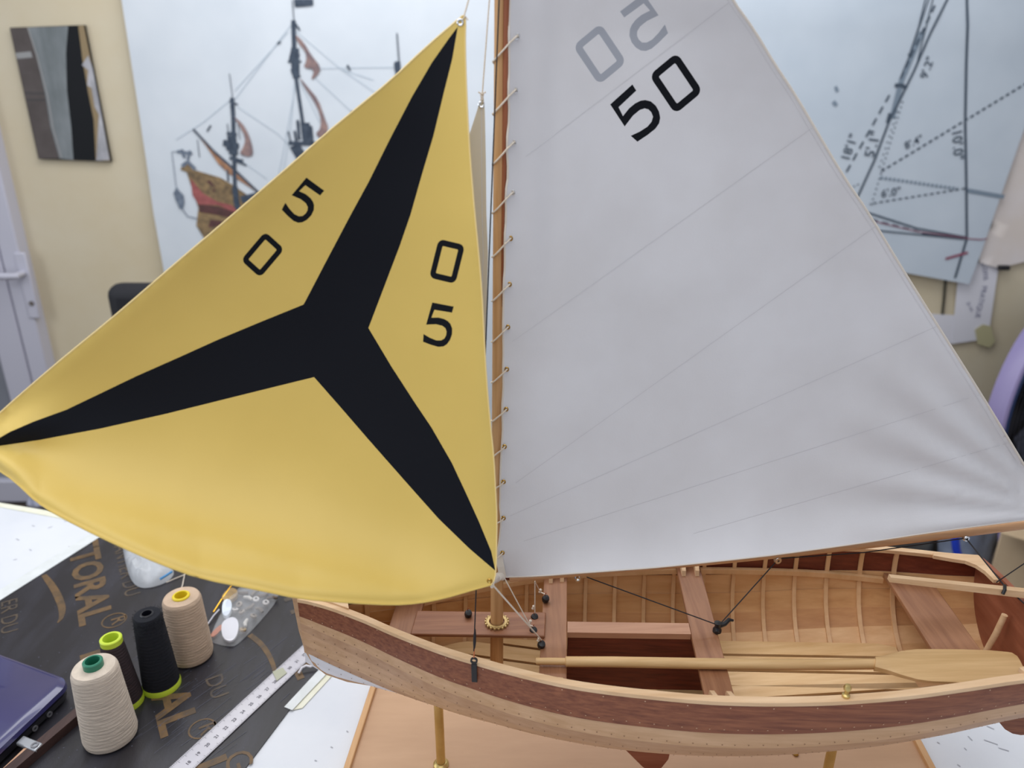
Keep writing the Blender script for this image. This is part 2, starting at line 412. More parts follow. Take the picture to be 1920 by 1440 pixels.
b = flat_poly(MB(), [(372, 383), (410, 387), (442, 398), (430, 408), (400, 402), (374, 398)], pov(0.0042)); flat_poly(b, [(395, 412), (430, 416), (415, 430), (390, 425)], pov(0.0042)); flat_poly(b, [(386, 340), (394, 338), (405, 352), (402, 360), (390, 350)], pov(0.0042)); b.build('stern_shade_print', M_sdk, ship, pb, recalc=False)
b = flat_poly(MB(), [(362, 242), (400, 285), (433, 316), (486, 364), (470, 352), (428, 325), (410, 308), (385, 272)], pov(0.0040)); b.build('lateen_yard', M_sor, ship, pb, recalc=False)
b = MB(); stroke(b, [(332, 284), (322, 285), (330, 350)], 1.2*k, pov(0.004)); stroke(b, [(332, 284), (360, 288)], 5*k, pov(0.004)); stroke(b, [(340, 280), (346, 296)], 5*k, pov(0.004)); stroke(b, [(352, 300), (356, 282)], 4*k, pov(0.004)); stroke(b, [(341, 312), (352, 303), (366, 318)], 6*k, pov(0.004))
flat_poly(b, [(331, 350), (336, 358), (344, 366), (346, 380), (343, 391), (337, 392), (328, 372), (325, 362)], pov(0.004)); stroke(b, [(340, 390), (352, 406), (370, 410)], 1.8*k, pov(0.004)); b.build('stern_lantern', mat('print_lantern', (92, 104, 122), 0.8, (130, 142, 158), scale=120), ship, pb, recalc=False)

# sail plan poster
YS = WY - 0.035
sfn = lambda u, v: atY(u, v, YS + 0.12*fold(u, v, 2.0) - 0.006*math.exp(-((v - (18 + 0.11*(u - 1540)))/30.0)**2))
sov = lambda d: (lambda u, v: sfn(u, v) + Vector((0, -d, 0)))
sb = atY(1650, 250, WY); plan = empty('sail_plan_poster', sb)
tag(plan, 'pale blue cloth printed with a sail plan drawing and measurements, hanging behind the white sail', 'poster')
sheet([(1215, -120), (1215, 470), (1540, 497), (1700, 512), (1817, 533), (1838, 478), (1872, 380), (1900, 300), (1935, 200), (1960, -120)], [], sfn, 40, ['cloth'], [M_plan], plan, sb, 0.001)
def dashes(mb, a, bb, on, off, wd, fn):
    L = math.hypot(bb[0]-a[0], bb[1]-a[1]); t = 0
    while t < L:
        e = min(L, t + on)
        mb.strip([fn(a[0]+(bb[0]-a[0])*q/L, a[1]+(bb[1]-a[1])*q/L) for q in (t, e)], (0, -1, 0), wd); t += on + off
    return mb
b = MB(); fn = sov(0.003)
stroke(b, [(1811, -30), (1813.5, 48), (1811, 117), (1809, 229), (1811, 340), (1812, 447)], 4*k, fn); stroke(b, [(1812, 447), (1790, 521)], 4*k, fn)
stroke(b, [(1788, -30), (1775, 0), (1744, 62), (1713, 133), (1665, 231), (1640, 298), (1606, 372)], 3.6*k, fn)
stroke(b, [(1752, -20), (1748, 0), (1717, 125)], 2*k, fn); stroke(b, [(1740, -20), (1734, 0), (1722, 50), (1704, 104)], 2.2*k, fn); stroke(b, [(1746, -20), (1740, 0), (1704, 106), (1690, 140)], 2.2*k, fn)
stroke(b, [(1677, 160), (1690, 160), (1700, 165)], 6*k, fn); stroke(b, [(1704, 100), (1707, 108)], 5*k, fn); stroke(b, [(1668, 212), (1663, 230)], 5*k, fn)
dashes(b, (1752, 10), (1684, 155), 14, 9, 3.5*k, fn); dashes(b, (1667, 178), (1582, 330), 15, 10, 3.2*k, fn); dashes(b, (1692, 190), (1632, 388), 3, 7, 2.5*k, fn); dashes(b, (1682, 208), (1646, 320), 3, 9, 2.2*k, fn)
dashes(b, (1925, 155), (1650, 322), 8, 5, 3*k, fn); dashes(b, (1809, 353), (1630, 382), 7, 5, 2.4*k, fn)
stroke(b, [(1622, 397), (1719, 428), (1813, 445)], 3*k, fn); stroke(b, [(1645, 432), (1807, 448)], 2.5*k, fn); dashes(b, (1634, 411), (1730, 436), 12, 8, 2.5*k, fn); stroke(b, [(1728, 437), (1812, 447)], 3.5*k, fn); dashes(b, (1599, 350), (1612, 344), 4, 4, 2*k, fn)
b.build('plan_lines', M_ink, plan, sb, recalc=False)
for px, wd in (([(1728, 60), (1690, 150), (1672, 222)], 9), ([(1813, 357), (1882, 369)], 7), ([(1566, 162), (1570, 172)], 5), ([(1562, 190), (1568, 198)], 6)): stroke(MB(), px, wd*k, sov(.0025)).build('plan_spar', M_inkl, plan, sb, recalc=False)
o = dashes(MB(), (1650, 333), (1795, 354), 5, 3, 5*k, sov(0.0025)).build('plan_hatching', M_inkl, plan, sb, recalc=False); o['kind'] = 'stuff'
b = MB(); stroke(b, [(1772, 485), (1814, 473)], 4.5*k, sov(0.0035)); stroke(b, [(1640, 415), (1720, 434), (1813, 446)], 1.6*k, sov(0.0035)); stroke(b, [(1813, 447), (1838, 449), (1850, 447)], 2*k, sov(0.0035)); b.build('plan_red_marks', M_inkr, plan, sb, recalc=False)
def text_mesh(s, bold=0.0):
    cu = bpy.data.curves.new('t', 'FONT'); cu.body = s; cu.size = 1.0; cu.offset = bold; cu.resolution_u = 3
    ob = bpy.data.objects.new('t', cu); C.objects.link(ob)
    me = bpy.data.meshes.new_from_object(ob.evaluated_get(bpy.context.evaluated_depsgraph_get()))
    bpy.data.objects.remove(ob); bpy.data.curves.remove(cu); return me
def text(name, s, p0, dx, dy, size, m, parent, base, bold=0.0, squeeze=1.0, end=False):
    """lettering with its baseline start at p0; dx reading direction, dy up the letters; size = height of a capital"""
    bpy.context.view_layer.update()
    me = text_mesh(s, bold); p0 = Vector(p0); dx = Vector(dx).normalized(); dy = Vector(dy).normalized(); kk = size / 0.69
    if end: p0 = p0 - dx*(max(v.co.x for v in me.vertices)*kk*squeeze)
    for v in me.vertices: v.co = p0 + dx*v.co.x*kk*squeeze + dy*v.co.y*kk - Vector(base)
    me.materials.clear(); me.materials.append(m)
    ob = bpy.data.objects.new(name, me); C.objects.link(ob); ob.parent = parent; return ob
def wtext(s, px, d, hpx, m, parent, base, fn, bold=0.01):
    p = fn(*px); q = fn(px[0] + d[0], px[1] + d[1]); dx = (q - p); dx.y = 0; dy = Vector((-dx.z, 0, dx.x))
    return text('lettering', s, p, dx, dy, hpx*k, m, parent, base, bold)
fn = sov(0.004)
wtext("9'.2\"", (1737, 148), (10, -28), 13, M_ink, plan, sb, fn, .008); wtext("5'.1\"", (1637, 296), (8, -28), 17, M_ink, plan, sb, fn, .008); wtext("18'1\"", (1590, 303), (10, -26), 15, M_ink, plan, sb, fn, .008)
wtext("8'.4\"", (1697, 280), (28, -13), 12, M_ink, plan, sb, fn, .008); wtext("10'.0\"", (1784, 244), (2, 30), 16, M_ink, plan, sb, fn, .008); wtext("6'.0\"", (1651, 370), (30, -5), 13, M_ink, plan, sb, fn, .008)

# loose cloth, papers and tape beside the plan
o = sheet([(1930, 215), (2060, 215), (2060, 470), (1990, 486), (1920, 491), (1872, 503), (1836, 492), (1838, 470), (1866, 390), (1900, 300)], [], lambda u, v: atY(u, v, WY - 0.022 + 0.4*fold(u*1.6, v, 4)), 30, ['wall_cloth'], [M_cloth2], None, (0, 0, 0), 0.001)[0]
tag(o, 'pale cream cloth hanging at the right edge, beside the sail plan drawing', 'cloth')
o = MB().prism([atY(u, v, WY - 0.012) for u, v in [(1796, 522), (1840, 488), (1873, 496), (1856, 612), (1846, 636), (1784, 645)]], (0, 0.0008, 0)).build('handwritten_note', M_paper)
tag(o, 'white paper note with slanting handwriting, taped below the sail plan', 'note')
fn = wallfn(WY - 0.0135); M_pen = mat('pencil_handwriting', (120, 122, 150), 0.8)
wtext('Cons', (1841, 490), (4, 40), 12, M_pen, o, (0, 0, 0), fn, 0.0); wtext('PRATIQUE', (1842, 536), (-14, 60), 9, M_pen, o, (0, 0, 0), fn, 0.0); wtext('ju on', (1813, 568), (16, 38), 7, M_pen, o, (0, 0, 0), fn, 0.0)
o = MB().prism([atY(u, v, WY - 0.008) for u, v in [(1700, 586), (1792, 591), (1786, 645), (1710, 640)]], (0, 0.0008, 0)).build('blank_note', M_paper); tag(o, 'blank white paper on the wall, left of the handwritten note', 'note')
o = MB().prism([atY(u, v, WY - 0.016) for u, v in [(1828, 618), (1843, 608), (1858, 612), (1866, 640), (1856, 652), (1833, 645)]], (0, 0.0006, 0)).build('masking_tape_piece', mat('old_tape', (196, 190, 150), 0.6)); tag(o, 'yellowed piece of tape holding the lower corner of the handwritten note', 'tape')
o = MB().tube([atY(1773, 525, WY - 0.006), atY(1770, 560, WY - 0.006), atY(1767, 589, WY - 0.006)], 0.005, 8).build('wall_cable', mat('cable_dark', (70, 68, 58), 0.6), smooth=True); tag(o, 'short dark vertical cable on the wall below the sail plan', 'cable')
o = MB().box(atY(1882, 502, WY - 0.03), (0.04, 0.02, 0.018)).build('binder_clip', M_black); bevel(o, 0.004); tag(o, 'small black clip at the top of the handwritten note', 'clip')

# dark mirror-like panel beside the door, its reflection painted as flat colour areas
YM = WY - 0.016
def pq(u, v): return atY(u, v, YM)
mb_ = pq(110, 300); mir = empty('mirror_like_panel', mb_); tag(mir, 'tall dark rectangular mirror-like panel, reflection painted, on the cream wall between door and ship poster', 'picture')
MB().prism([pq(18, 52), pq(158, 47), pq(208, 303), pq(72, 298)], (0, 0.012, 0)).build('panel', mat('panel_dark', (26, 28, 32), 0.6, spec=.2), mir, mb_)
def pov2(d): return lambda u, v: pq(u, v) + Vector((0, -d, 0))
P1 = [(19, 53), (52, 51.5), (67, 100), (85, 175), (95, 237), (112, 297), (73, 297.5)]
flat_poly(MB(), P1, pov2(0.001)).build('brown_area', mat('panel_brown', (92, 84, 82), 0.6, (78, 70, 68), scale=12), mir, mb_, recalc=False)
flat_poly(MB(), [(52, 51.5), (128, 49), (124, 100), (126, 170), (134, 240), (138, 300), (112, 297), (95, 237), (85, 175), (67, 100)], pov2(0.0012)).build('grey_area', mat('panel_grey', (142, 148, 152), 0.6, (104, 112, 114), scale=10, stretch=(1, 1, .3)), mir, mb_, recalc=False)
flat_poly(MB(), [(147, 48), (157.5, 47.5), (182, 170), (207, 302), (180, 301), (176, 225), (165, 170), (155, 112)], pov2(0.0012)).build('tan_edge', mat('panel_tan', (150, 130, 96), 0.6), mir, mb_, recalc=False)
flat_poly(MB(), [(154, 122), (166, 104), (174, 128), (184, 180), (206, 300), (181, 301), (186, 215), (178, 200), (172, 165), (164, 160), (166, 132)], pov2(0.0018)).build('white_area', mat('panel_white', (196, 196, 202), 0.6, (160, 160, 166), scale=12), mir, mb_, recalc=False)
b = MB(); stroke(b, [(53, 52), (70, 105), (90, 180), (100, 240), (116, 297)], 2.5*k, pov2(0.002)); stroke(b, [(31, 105), (60, 102)], 9*k, pov2(0.002)); b.build('pale_lines', mat('panel_line', (150, 150, 150), 0.4), mir, mb_, recalc=False)
b = MB(); stroke(b, [(47, 174), (84, 175)], 2*k, pov2(0.002)); stroke(b, [(50, 187), (85, 187)], 2*k, pov2(0.002)); b.build('dark_lines', mat('panel_line_dark', (52, 48, 50), 0.4), mir, mb_, recalc=False)

# black chair behind
YC = 2.15; cb = atY(330, 700, YC); cb.z = FZ; ch = empty('office_chair', cb); tag(ch, 'black chair with a padded backrest, behind the yellow sail near the wall', 'chair')
M_chair = mat('black_upholstery', (26, 27, 34), 0.7)
tl = atY(202, 531, YC); cx = tl.x + 0.24
bk = MB().box((cx, YC, tl.z - 0.26), (0.48, 0.08, 0.52)).build('backrest', M_chair, ch, cb); bevel(bk, 0.035, 4)
bevel(MB().box((cx, YC - 0.28, FZ + 0.47), (0.48, 0.48, 0.08)).build('seat', M_chair, ch, cb), 0.03, 4)
MB().tube([(cx, YC - 0.28, FZ + 0.08), (cx, YC - 0.28, FZ + 0.44)], 0.025, 12).build('column', M_black, ch, cb, smooth=True)
MB().bar((cx, YC - 0.10, FZ + 0.45), (cx, YC + 0.02, tl.z - 0.4), 0.07, 0.02, (1, 0, 0)).build('back_bracket', M_black, ch, cb)
for i in range(5):
    a = i*2*math.pi/5; d = Vector((math.cos(a), math.sin(a), 0)); c0 = Vector((cx, YC - 0.28, FZ + 0.085))
    lg = MB().bar(c0, c0 + d*0.28 - Vector((0, 0, 0.02)), 0.035, 0.03).build('leg', M_black, ch, cb)
    MB().lathe([(0.025, -0.02), (0.028, 0), (0.025, 0.02)], c0 + d*0.28 + Vector((0, 0, -0.056)), Vector((-d.y, d.x, 0)), 14).build('caster', M_black, lg, cb)

# fan at the right edge
YF = 2.62; fc = atY(1963, 760, YF); fb = Vector((fc.x, fc.y, FZ)); fan = empty('pedestal_fan', fb); tag(fan, 'lavender pedestal fan with dark round grille at the right edge', 'fan')
fa = Vector((0.56, -0.83, 0.05)).normalized(); FR = 0.415
M_lav = mat('lavender_plastic', (150, 140, 186), 0.4); M_fblue = mat('blue_ring_plastic', (36, 62, 112), 0.35); M_grill = mat('dark_grille_wire', (30, 32, 44), 0.5)
MB().lathe([(FR*.985, -0.03), (FR, 0.0), (FR*0.985, 0.03), (FR*0.96, 0.036), (FR*0.93, 0.03), (FR*0.93, -0.03)], fc, fa, 56, True).build('housing_ring', M_lav, fan, fb, smooth=True)
MB().lathe([(FR*0.932, 0.0), (FR*0.932, 0.034), (FR*0.90, 0.036), (FR*0.895, 0.0)], fc, fa, 56, True).build('inner_ring', M_fblue, fan, fb, smooth=True)
b = MB()
for i in range(1, 16):
    r = FR*0.90*i/16; b.lathe([(r+0.0016, 0.032+0.03*(1-(i/16)**2)), (r, 0.0336+0.03*(1-(i/16)**2)), (r-0.0016, 0.032+0.03*(1-(i/16)**2)), (r, 0.0304+0.03*(1-(i/16)**2))], fc, fa, 40, True)
a_ = fa.orthogonal().normalized(); b_ = fa.cross(a_)
for i in range(24):
    t = i*2*math.pi/24; d = a_*math.cos(t) + b_*math.sin(t); b.tube([fc + fa*0.062 + d*0.03, fc + fa*0.055 + d*FR*0.5, fc + fa*0.03 + d*FR*0.90], 0.0016, 5)
b.build('front_grille', M_grill, fan, fb)
MB().lathe([(0.0, 0.096), (0.03, 0.094), (0.04, 0.085), (0.04, 0.07)], fc, fa, 24).build('grille_badge', M_fblue, fan, fb, smooth=True)
MB().lathe([(FR*0.93, -0.028), (FR*0.85, -0.04), (FR*.4, -0.055), (0.07, -0.06), (0.06, -0.13), (0.0, -0.135)], fc, fa, 40).build('motor_housing', M_grill, fan, fb, smooth=True)
for i in range(5):
    t = i*2*math.pi/5; d = a_*math.cos(t) + b_*math.sin(t); e = -a_*math.sin(t) + b_*math.cos(t)
    MB().prism([fc + d*0.03 + e*0.02, fc + d*0.21 + e*0.10 + fa*0.02, fc + d*0.225 + fa*0.0, fc + d*0.2 - e*0.05 - fa*0.015, fc + d*0.03 - e*0.02], fa*0.003).build('blade', mat('fan_blade', (70, 74, 92), 0.4), fan, fb)
pc = fc - fa*0.10; MB().tube([(pc.x, pc.y, FZ + 0.03), (pc.x, pc.y, fc.z)], 0.016, 14).build('pole', M_lav, fan, fb, smooth=True)
MB().lathe([(0.2, 0), (0.2, 0.015), (0.17, 0.03), (0.03, 0.045), (0.0, 0.045)], (pc.x, pc.y, FZ), (0, 0, 1), 40).build('base', M_lav, fan, fb, smooth=True)

# =================================================================== THE WORK TABLE AND WHAT LIES ON IT
ex = Vector((0.961, -0.276, 0)); ey = Vector((0.276, 0.961, 0)); TA = Vector((-0.836, 1.231, 0))
def tp(a, b_, z=0.0): return TA + ex*a - ey*b_ + Vector((0, 0, z))
tb = tp(0.6, 0.5, FZ); table = empty('work_table', tb); tag(table, 'large white work table under the model boat', 'table')
MB().hexa([tp(-0.8, 1.25, -0.035), tp(2.0, 1.25, -0.035), tp(2.0, 0, -0.035), tp(-0.8, 0, -0.035), tp(-0.8, 1.25, 0), tp(2.0, 1.25, 0), tp(2.0, 0, 0), tp(-0.8, 0, 0)]).build('tabletop', M_white, table, tb)
for a, c in ((-0.7, 0.08), (1.9, 0.08), (-0.7, 1.17), (1.9, 1.17)):
    MB().bar(tp(a, c, FZ), tp(a, c, -0.036), 0.06, 0.06, (1, 0, 0)).build('leg', mat('table_leg_wood', (170, 140, 104), 0.6), table, tb)
M_smudge = mat('pencil_smudge', (168, 170, 178), 0.8)
for u, v, dx, dy in [(1757, 1391, 5, 3), (1808, 1402, 4, 4), (1795, 1433, 6, 4), (1850, 1361, 14, 6), (1845, 1387, 26, 9), (1872, 1402, 20, 6), (1815, 1380, 8, 8), (30, 1010, 6, 3), (60, 985, 5, 2), (25, 1050, 7, -2), (90, 990, 8, -3), (120, 978, 6, -2), (55, 1030, 4, 2), (620, 1400, 4, 2), (650, 1370, 3, 3), (590, 1425, 4, 2)]:
    MB().strip([atZ(u, v, 0.0005), atZ(u + dx, v + dy, 0.0005)], (0, 0, 1), 0.0014).build('pencil_mark', M_smudge, table, tb, recalc=False)
# masking tape along the far edge of the table
def tape(name, px, z, m, label):
    o = MB().prism([atZ(u, v, z) for u, v in px], (0, 0, 0.0006)).build(name, m); return tag(o, label, 'tape')
tape('masking_tape', [(-40, 937), (0, 943), (115, 962), (200, 985), (196, 992), (112, 972), (0, 951), (-40, 945)], 0.0004, M_tape, 'cream masking tape strip along the far edge of the white table')

# black plywood sheet with gold stencil lettering
PT = 0.0018
pl = [(-1.12, 0.10), (-0.482, 0.10), (-0.3105, 0.67), (-0.283, 0.76), (-0.262, 0.832), (-0.21, 1.02), (-0.70, 1.19), (-0.7236, 1.161), (-0.79, 0.98)]
plb = Vector((-0.55, 0.7, 0.0)); ply = empty('plywood_sheet', plb); tag(ply, 'black coated plywood sheet with gold lettering, under the spools', 'sheet')
MB().prism([Vector((x, y, 0.0003)) for x, y in pl], (0, 0, PT)).build('board', M_ply, ply, plb)
ZP = PT + 0.0003; ZQ = ZP + 0.0004
tdir = (atZ(150, 1173, 0) - atZ(134, 1054, 0)).normalized(); tup = Vector((-tdir.y, tdir.x, 0))
cap = 0.042; adv = 0.0335
def stencil(s, px, size, m, bold, sq=1.0, end=False):
    return text('stencil_print', s, atZ(px[0], px[1], ZQ), tdir, tup, size, m, ply, plb, bold, sq, end)
stencil('TTORAL', (151, 1175), cap, M_gold, 0.03, 1.12, True); stencil('R', (208, 1160), 0.020, M_gold, 0.01)
stencil('ANTIER DU', (235, 1120), 0.022, M_gold2, 0.0, 1.0, True)
stencil('L', (152, 1226), cap, M_gold, 0.03, 1.12); stencil('ER DU', (2, 1128), 0.022, M_gold2, 0.0)
stencil('AL', (304, 1384), cap, M_gold, 0.03, 1.12, True); stencil('R', (372, 1362), 0.020, M_gold, 0.01); stencil('DU', (384, 1272), 0.022, M_gold2, 0.0)
stencil('LITTOR', (516, 1088), cap, M_gold2, 0.035, 0.92); stencil('G', (418, 1418), 0.03, M_gold, 0.0); stencil('L', (548, 1248), cap, M_gold, 0.035); stencil('L', (350, 1440), cap, M_gold, 0.035)
for u, v, r_ in [(214, 1163, 0.0175), (379, 1366, 0.0165)]:
    b = MB().lathe([(r_, 0), (r_ - 0.0022, 0)], atZ(u, v, ZQ), (0, 0, 1), 32); b.f = b.f[:-2]; b.build('registered_ring', M_gold, ply, plb, recalc=False)
for px, ws in (([(82, 1078), (98, 1098), (110, 1120), (117, 1140), (116, 1158), (108, 1168)], [0.007, 0.010, 0.011, 0.010, 0.006, 0.001]), ([(468, 1190), (488, 1205), (503, 1225), (512, 1245), (516, 1262)], [0.008, 0.008, 0.007, 0.006, 0.005])):
    cp = chaikin(px, 2, False)
    MB().strip([atZ(u, v, ZQ) for u, v in cp], (0, 0, 1), [lerp(i/(len(cp) - 1), [j/(len(ws) - 1) for j in range(len(ws))], ws) for i in range(len(cp))]).build('stencil_swoosh', M_gold, ply, plb, recalc=False)
b = MB()
for i in range(150):
    u = random.uniform(0, 560); v = random.uniform(1060, 1440); p = atZ(u, v, ZQ + 0.0001)
    if not pip(p.x, p.y, pl): continue
    a = random.uniform(0, 3.14); s = random.uniform(0.0005, 0.0013); d = Vector((math.cos(a), math.sin(a), 0))*s; e = Vector((-d.y, d.x, 0))
    b.add([p - d, p - e*0.7, p + d, p + e*0.7], [(0, 1, 2, 3)])
for i in range(60):
    u = random.uniform(200, 540); v = random.uniform(1200, 1440); p = atZ(u, v, ZQ + 0.0001); L = random.uniform(0.01, 0.05); d = Vector((0.55 + random.uniform(-.12, .12), 0.83, 0))*L
    if pip(p.x, p.y, pl) and pip(p.x + d.x, p.y + d.y, pl): b.strip([p, p + d], (0, 0, 1), random.uniform(0.0003, 0.0006))
o = b.build('dust_and_scratches', mat('grey_dust', (92, 94, 108), 0.8), ply, plb, recalc=False); o['kind'] = 'stuff'
tape('white_tape', [(-40, 1136), (-40, 1152), (0, 1126), (192, 1004), (172, 999), (0, 1106)], ZP + 0.0004, M_tapew, 'pale tape strip along the left edge of the black plywood')
tape('white_tape', [(533, 1326), (548, 1332), (614, 1262), (598, 1256)], ZP + 0.0004, M_tapew, 'short white tape at the right edge of the black plywood below the bow')
tape('masking_tape', [(548, 1332), (567, 1328), (622, 1268), (608, 1260)], 0.0008, M_tape, 'yellowish masking tape on the white table next to the plywood edge')

# steel ruler
r0 = atZ(300, 1458, ZP); rd = (atZ(575, 1205, ZP) - r0).normalized(); rn = Vector((rd.y, -rd.x, 0)); rw = (atZ(368, 1440, ZP) - atZ(320, 1440, ZP)).dot(rn); RL = 0.62
rb = r0 - rd*0.12; rule = empty('steel_ruler', rb); tag(rule, 'long steel ruler lying on the black plywood', 'ruler')
RT = 0.001; zr = Vector((0, 0, 0.0008))
MB().hexa([rb + zr, rb + rn*rw + zr, rb + rn*rw + rd*RL + zr, rb + rd*RL + zr] + [p + Vector((0, 0, RT)) + zr for p in (rb, rb + rn*rw, rb + rn*rw + rd*RL, rb + rd*RL)]).build('blade', M_steel, rule, rb)
b = MB(); zt = Vector((0, 0, RT + 0.0011))
for i in range(int(RL*1000/2) - 2):
    t = 0.004 + i*0.002; ln = 0.0055 if i % 5 == 0 else 0.003
    for s0, s1 in ((0.0, ln), (rw - ln*0.8, rw)):
        p = rb + rd*t + zt; b.add([p + rn*s0 - rd*0.00018, p + rn*s1 - rd*0.00018, p + rn*s1 + rd*0.00018, p + rn*s0 + rd*0.00018], [(0, 1, 2, 3)])
o = b.build('graduations', M_mark, rule, rb, recalc=False); o['kind'] = 'stuff'
for i in range(1, 44):
    text('ruler_number', str(i + 8), rb + rd*(0.0145*i) + rn*(rw*0.62) + zt, rd, -rn, 0.0042, M_mark, rule, rb, 0.02)
tape('tape_scrap', [(511, 1260), (530, 1252), (538, 1262), (519, 1277)], ZP + 0.0024, mat('greenish_tape', (180, 182, 160), 0.6), 'greenish scrap of tape stuck across the steel ruler')
o = MB().tube([atZ(u, v, z) for u, v, z in [(560, 1262, ZP + .003), (566, 1252, .009), (574, 1248, .010), (582, 1250, .008), (590, 1246, .010), (600, 1247, .008)]], 0.0016, 8).build('white_wire', M_paper, smooth=True); tag(o, 'short white wire on the plywood just below the bow', 'wire')

# thread spools ------------------------------------------------------------------
def height_at(x, y, v):
    # z for which (x, y, z) appears at image row v
    kk = (720 - v) / F; return H + y*(kk*cP - sP)/(cP + kk*sP)
def spool(name, px, vtop, rb_, rt_, col, core, core_r, core_up, label, ring=None, fuzzy=False):
    c = atZ(px[0], px[1], ZP); c.z = ZP + 0.0002; rb_, rt_, core_r = rb_*.74, rt_*.74, core_r*.76; hh = height_at(c.x, c.y, vtop) - c.z
    e = empty(name, c); tag(e, label, 'spool', 'thread spools on the black plywood')
    mcol = mat(name + '_thread_%d_%d_%d' % col, col, 0.9, tuple(int(x*0.9) for x in col), scale=40, stretch=(1, 1, 6), bump=0.5, bscale=120)
    pr = [(rb_*0.86, 0.002), (rb_*0.97, 0.003), (rb_, 0.008)]
    n = 60
    for i in range(n + 1):
        t = i/n; r = rb_ + (rt_ - rb_)*t + 0.00035*math.sin(i*2.1)
        pr.append((r, 0.008 + (hh - 0.014)*t))
    pr += [(rt_*0.97, hh - 0.003), (rt_*0.9, hh), (core_r*0.98, hh + 0.0006), (core_r*0.98, hh - 0.02)]
    MB().lathe(pr, c, (0, 0, 1), 40).build('wound_thread', mcol, e, c, smooth=True)
    mc = mat('core_plastic_%d_%d_%d' % core, core, 0.4)
    MB().lathe([(core_r, 0.0), (core_r, hh + core_up - 0.001), (core_r - 0.001, hh + core_up), (core_r*0.72, hh + core_up), (core_r*0.68, hh + core_up - 0.003), (core_r*0.66, 0.004)], c, (0, 0, 1), 32, True).build('core', mc, e, c, smooth=True)
    MB().lathe([(core_r*0.67, 0.0), (core_r*0.67, hh*0.35), (0.0, hh*0.35)], c, (0, 0, 1), 24).build('core_shade_plug', mat('core_shadow_plug', tuple(int(x*0.35) for x in core), 0.7), e, c)  # dark plug: shade of the hollow core put into its colour
    if ring:
        MB().lathe([(rb_*0.9, 0.0), (rb_*1.04, 0.0), (rb_*1.05, 0.004), (rb_*1.01, 0.008), (rb_*0.9, 0.008)], c, (0, 0, 1), 40, True).build('base_ring', mat('core_plastic_%d_%d_%d' % ring, ring, 0.4), e, c, smooth=True)
    if fuzzy:
        b = MB()
        for i in range(420):
            a = random.uniform(0, 6.28); hgt = random.choice([random.uniform(hh*0.86, hh), random.uniform(hh*0.4, hh)]); r = rb_ + (rt_ - rb_)*hgt/hh
            d = Vector((math.cos(a), math.sin(a), 0)); p = c + d*r*0.98 + Vector((0, 0, hgt)); q = p + d*random.uniform(0.0004, 0.0014) + Vector((random.uniform(-.002, .002), random.uniform(-.002, .002), random.uniform(-.001, .0018)))
            b.tube([p, q], 0.0002, 4)
        o = b.build('loose_fibres', mcol, e, c); o['kind'] = 'stuff'
    return e
spool('thread_spool', (209, 1381), 1250, 0.0415, 0.0345, (218, 204, 188), (38, 120, 94), 0.0145, 0.009, 'cream thread spool with a green core, nearest of the spools')
spool('thread_spool', (236, 1316), 1203, 0.0290, 0.0185, (58, 46, 50), (200, 222, 66), 0.0170, 0.006, 'dark brown thread spool with lime green core and base, behind the cream spool', ring=(200, 222, 66))
spool('thread_spool', (304, 1285), 1152, 0.0310, 0.0235, (14, 17, 28), (18, 20, 30), 0.0110, 0.002, 'black fuzzy thread spool on a lime green base', ring=(200, 222, 66), fuzzy=True)
spool('thread_spool', (361, 1230), 1119, 0.0380, 0.0335, (206, 180, 156), (226, 202, 40), 0.0150, 0.003, 'tan thread spool with a yellow core, farthest of the spools')

# blue laptop-like case at the lower left
zc = 0.030; Cn = atZ(137, 1272, zc); d1 = (atZ(0, 1222, zc) - Cn).normalized(); d2 = (atZ(0, 1402, zc) - Cn).normalized()
lb = Vector((Cn.x, Cn.y, ZP)); lap = empty('laptop', lb); tag(lap, 'closed dark blue laptop at the lower left corner', 'laptop')
def lcorner(r, a, b_, inset, z):
    out = []
    c00 = Cn + d1*(inset + r) + d2*(inset + r)
    for i in range(7):
        t = i/6*math.pi/2; out.append(c00 - d2*r*math.cos(t) - d1*r*math.sin(t))
    out += [Cn + d1*inset + d2*b_, Cn + d1*a + d2*b_, Cn + d1*a + d2*inset]
    return [Vector((p.x, p.y, z)) for p in out]
def loft(mb, rings):
    n = len(rings[0]); vs = [p for r in rings for p in r]; fs = [tuple(range(n - 1, -1, -1)), tuple((len(rings)-1)*n + j for j in range(n))]
    for i in range(len(rings) - 1):
        for j in range(n): fs.append((i*n+j, i*n+(j+1) % n, (i+1)*n+(j+1) % n, (i+1)*n+j))
    return mb.add(vs, fs)
M_lap = mat('glossy_violet_blue', (52, 52, 96), 0.22, (62, 60, 108), scale=3, coat=0.6)
loft(MB(), [lcorner(.018, .36, .25, .004, zc - .012), lcorner(.018, .36, .27, .001, zc - .009), lcorner(.018, .36, .27, .002, zc - .003), lcorner(.016, .355, .265, .008, zc)]).build('lid', M_lap, lap, lb, smooth=True)
loft(MB(), [lcorner(.015, .35, .26, .010, ZP + .002), lcorner(.016, .36, .27, .004, ZP + .006), lcorner(.016, .36, .27, .003, zc - .014), lcorner(.016, .355, .265, .006, zc - .0125)]).build('body', mat('black_laptop_body', (30, 30, 38), 0.4), lap, lb, smooth=True)
M_ring = mat('jack_metal', (150, 150, 156), 0.35, metal=0.6)
for t in (0.043, 0.066):
    p = Cn + d2*t + d1*0.0025; p.z = (zc + ZP)/2 - 0.005
    MB().lathe([(0.0036, 0), (0.0036, 0.0015), (0.0018, 0.0015), (0.0018, 0)], p, -d1, 20, True).build('audio_jack', M_ring, lap, lb, smooth=True)
p = Cn + d2*0.088 - d1*0.012; p.z = zc - 0.016
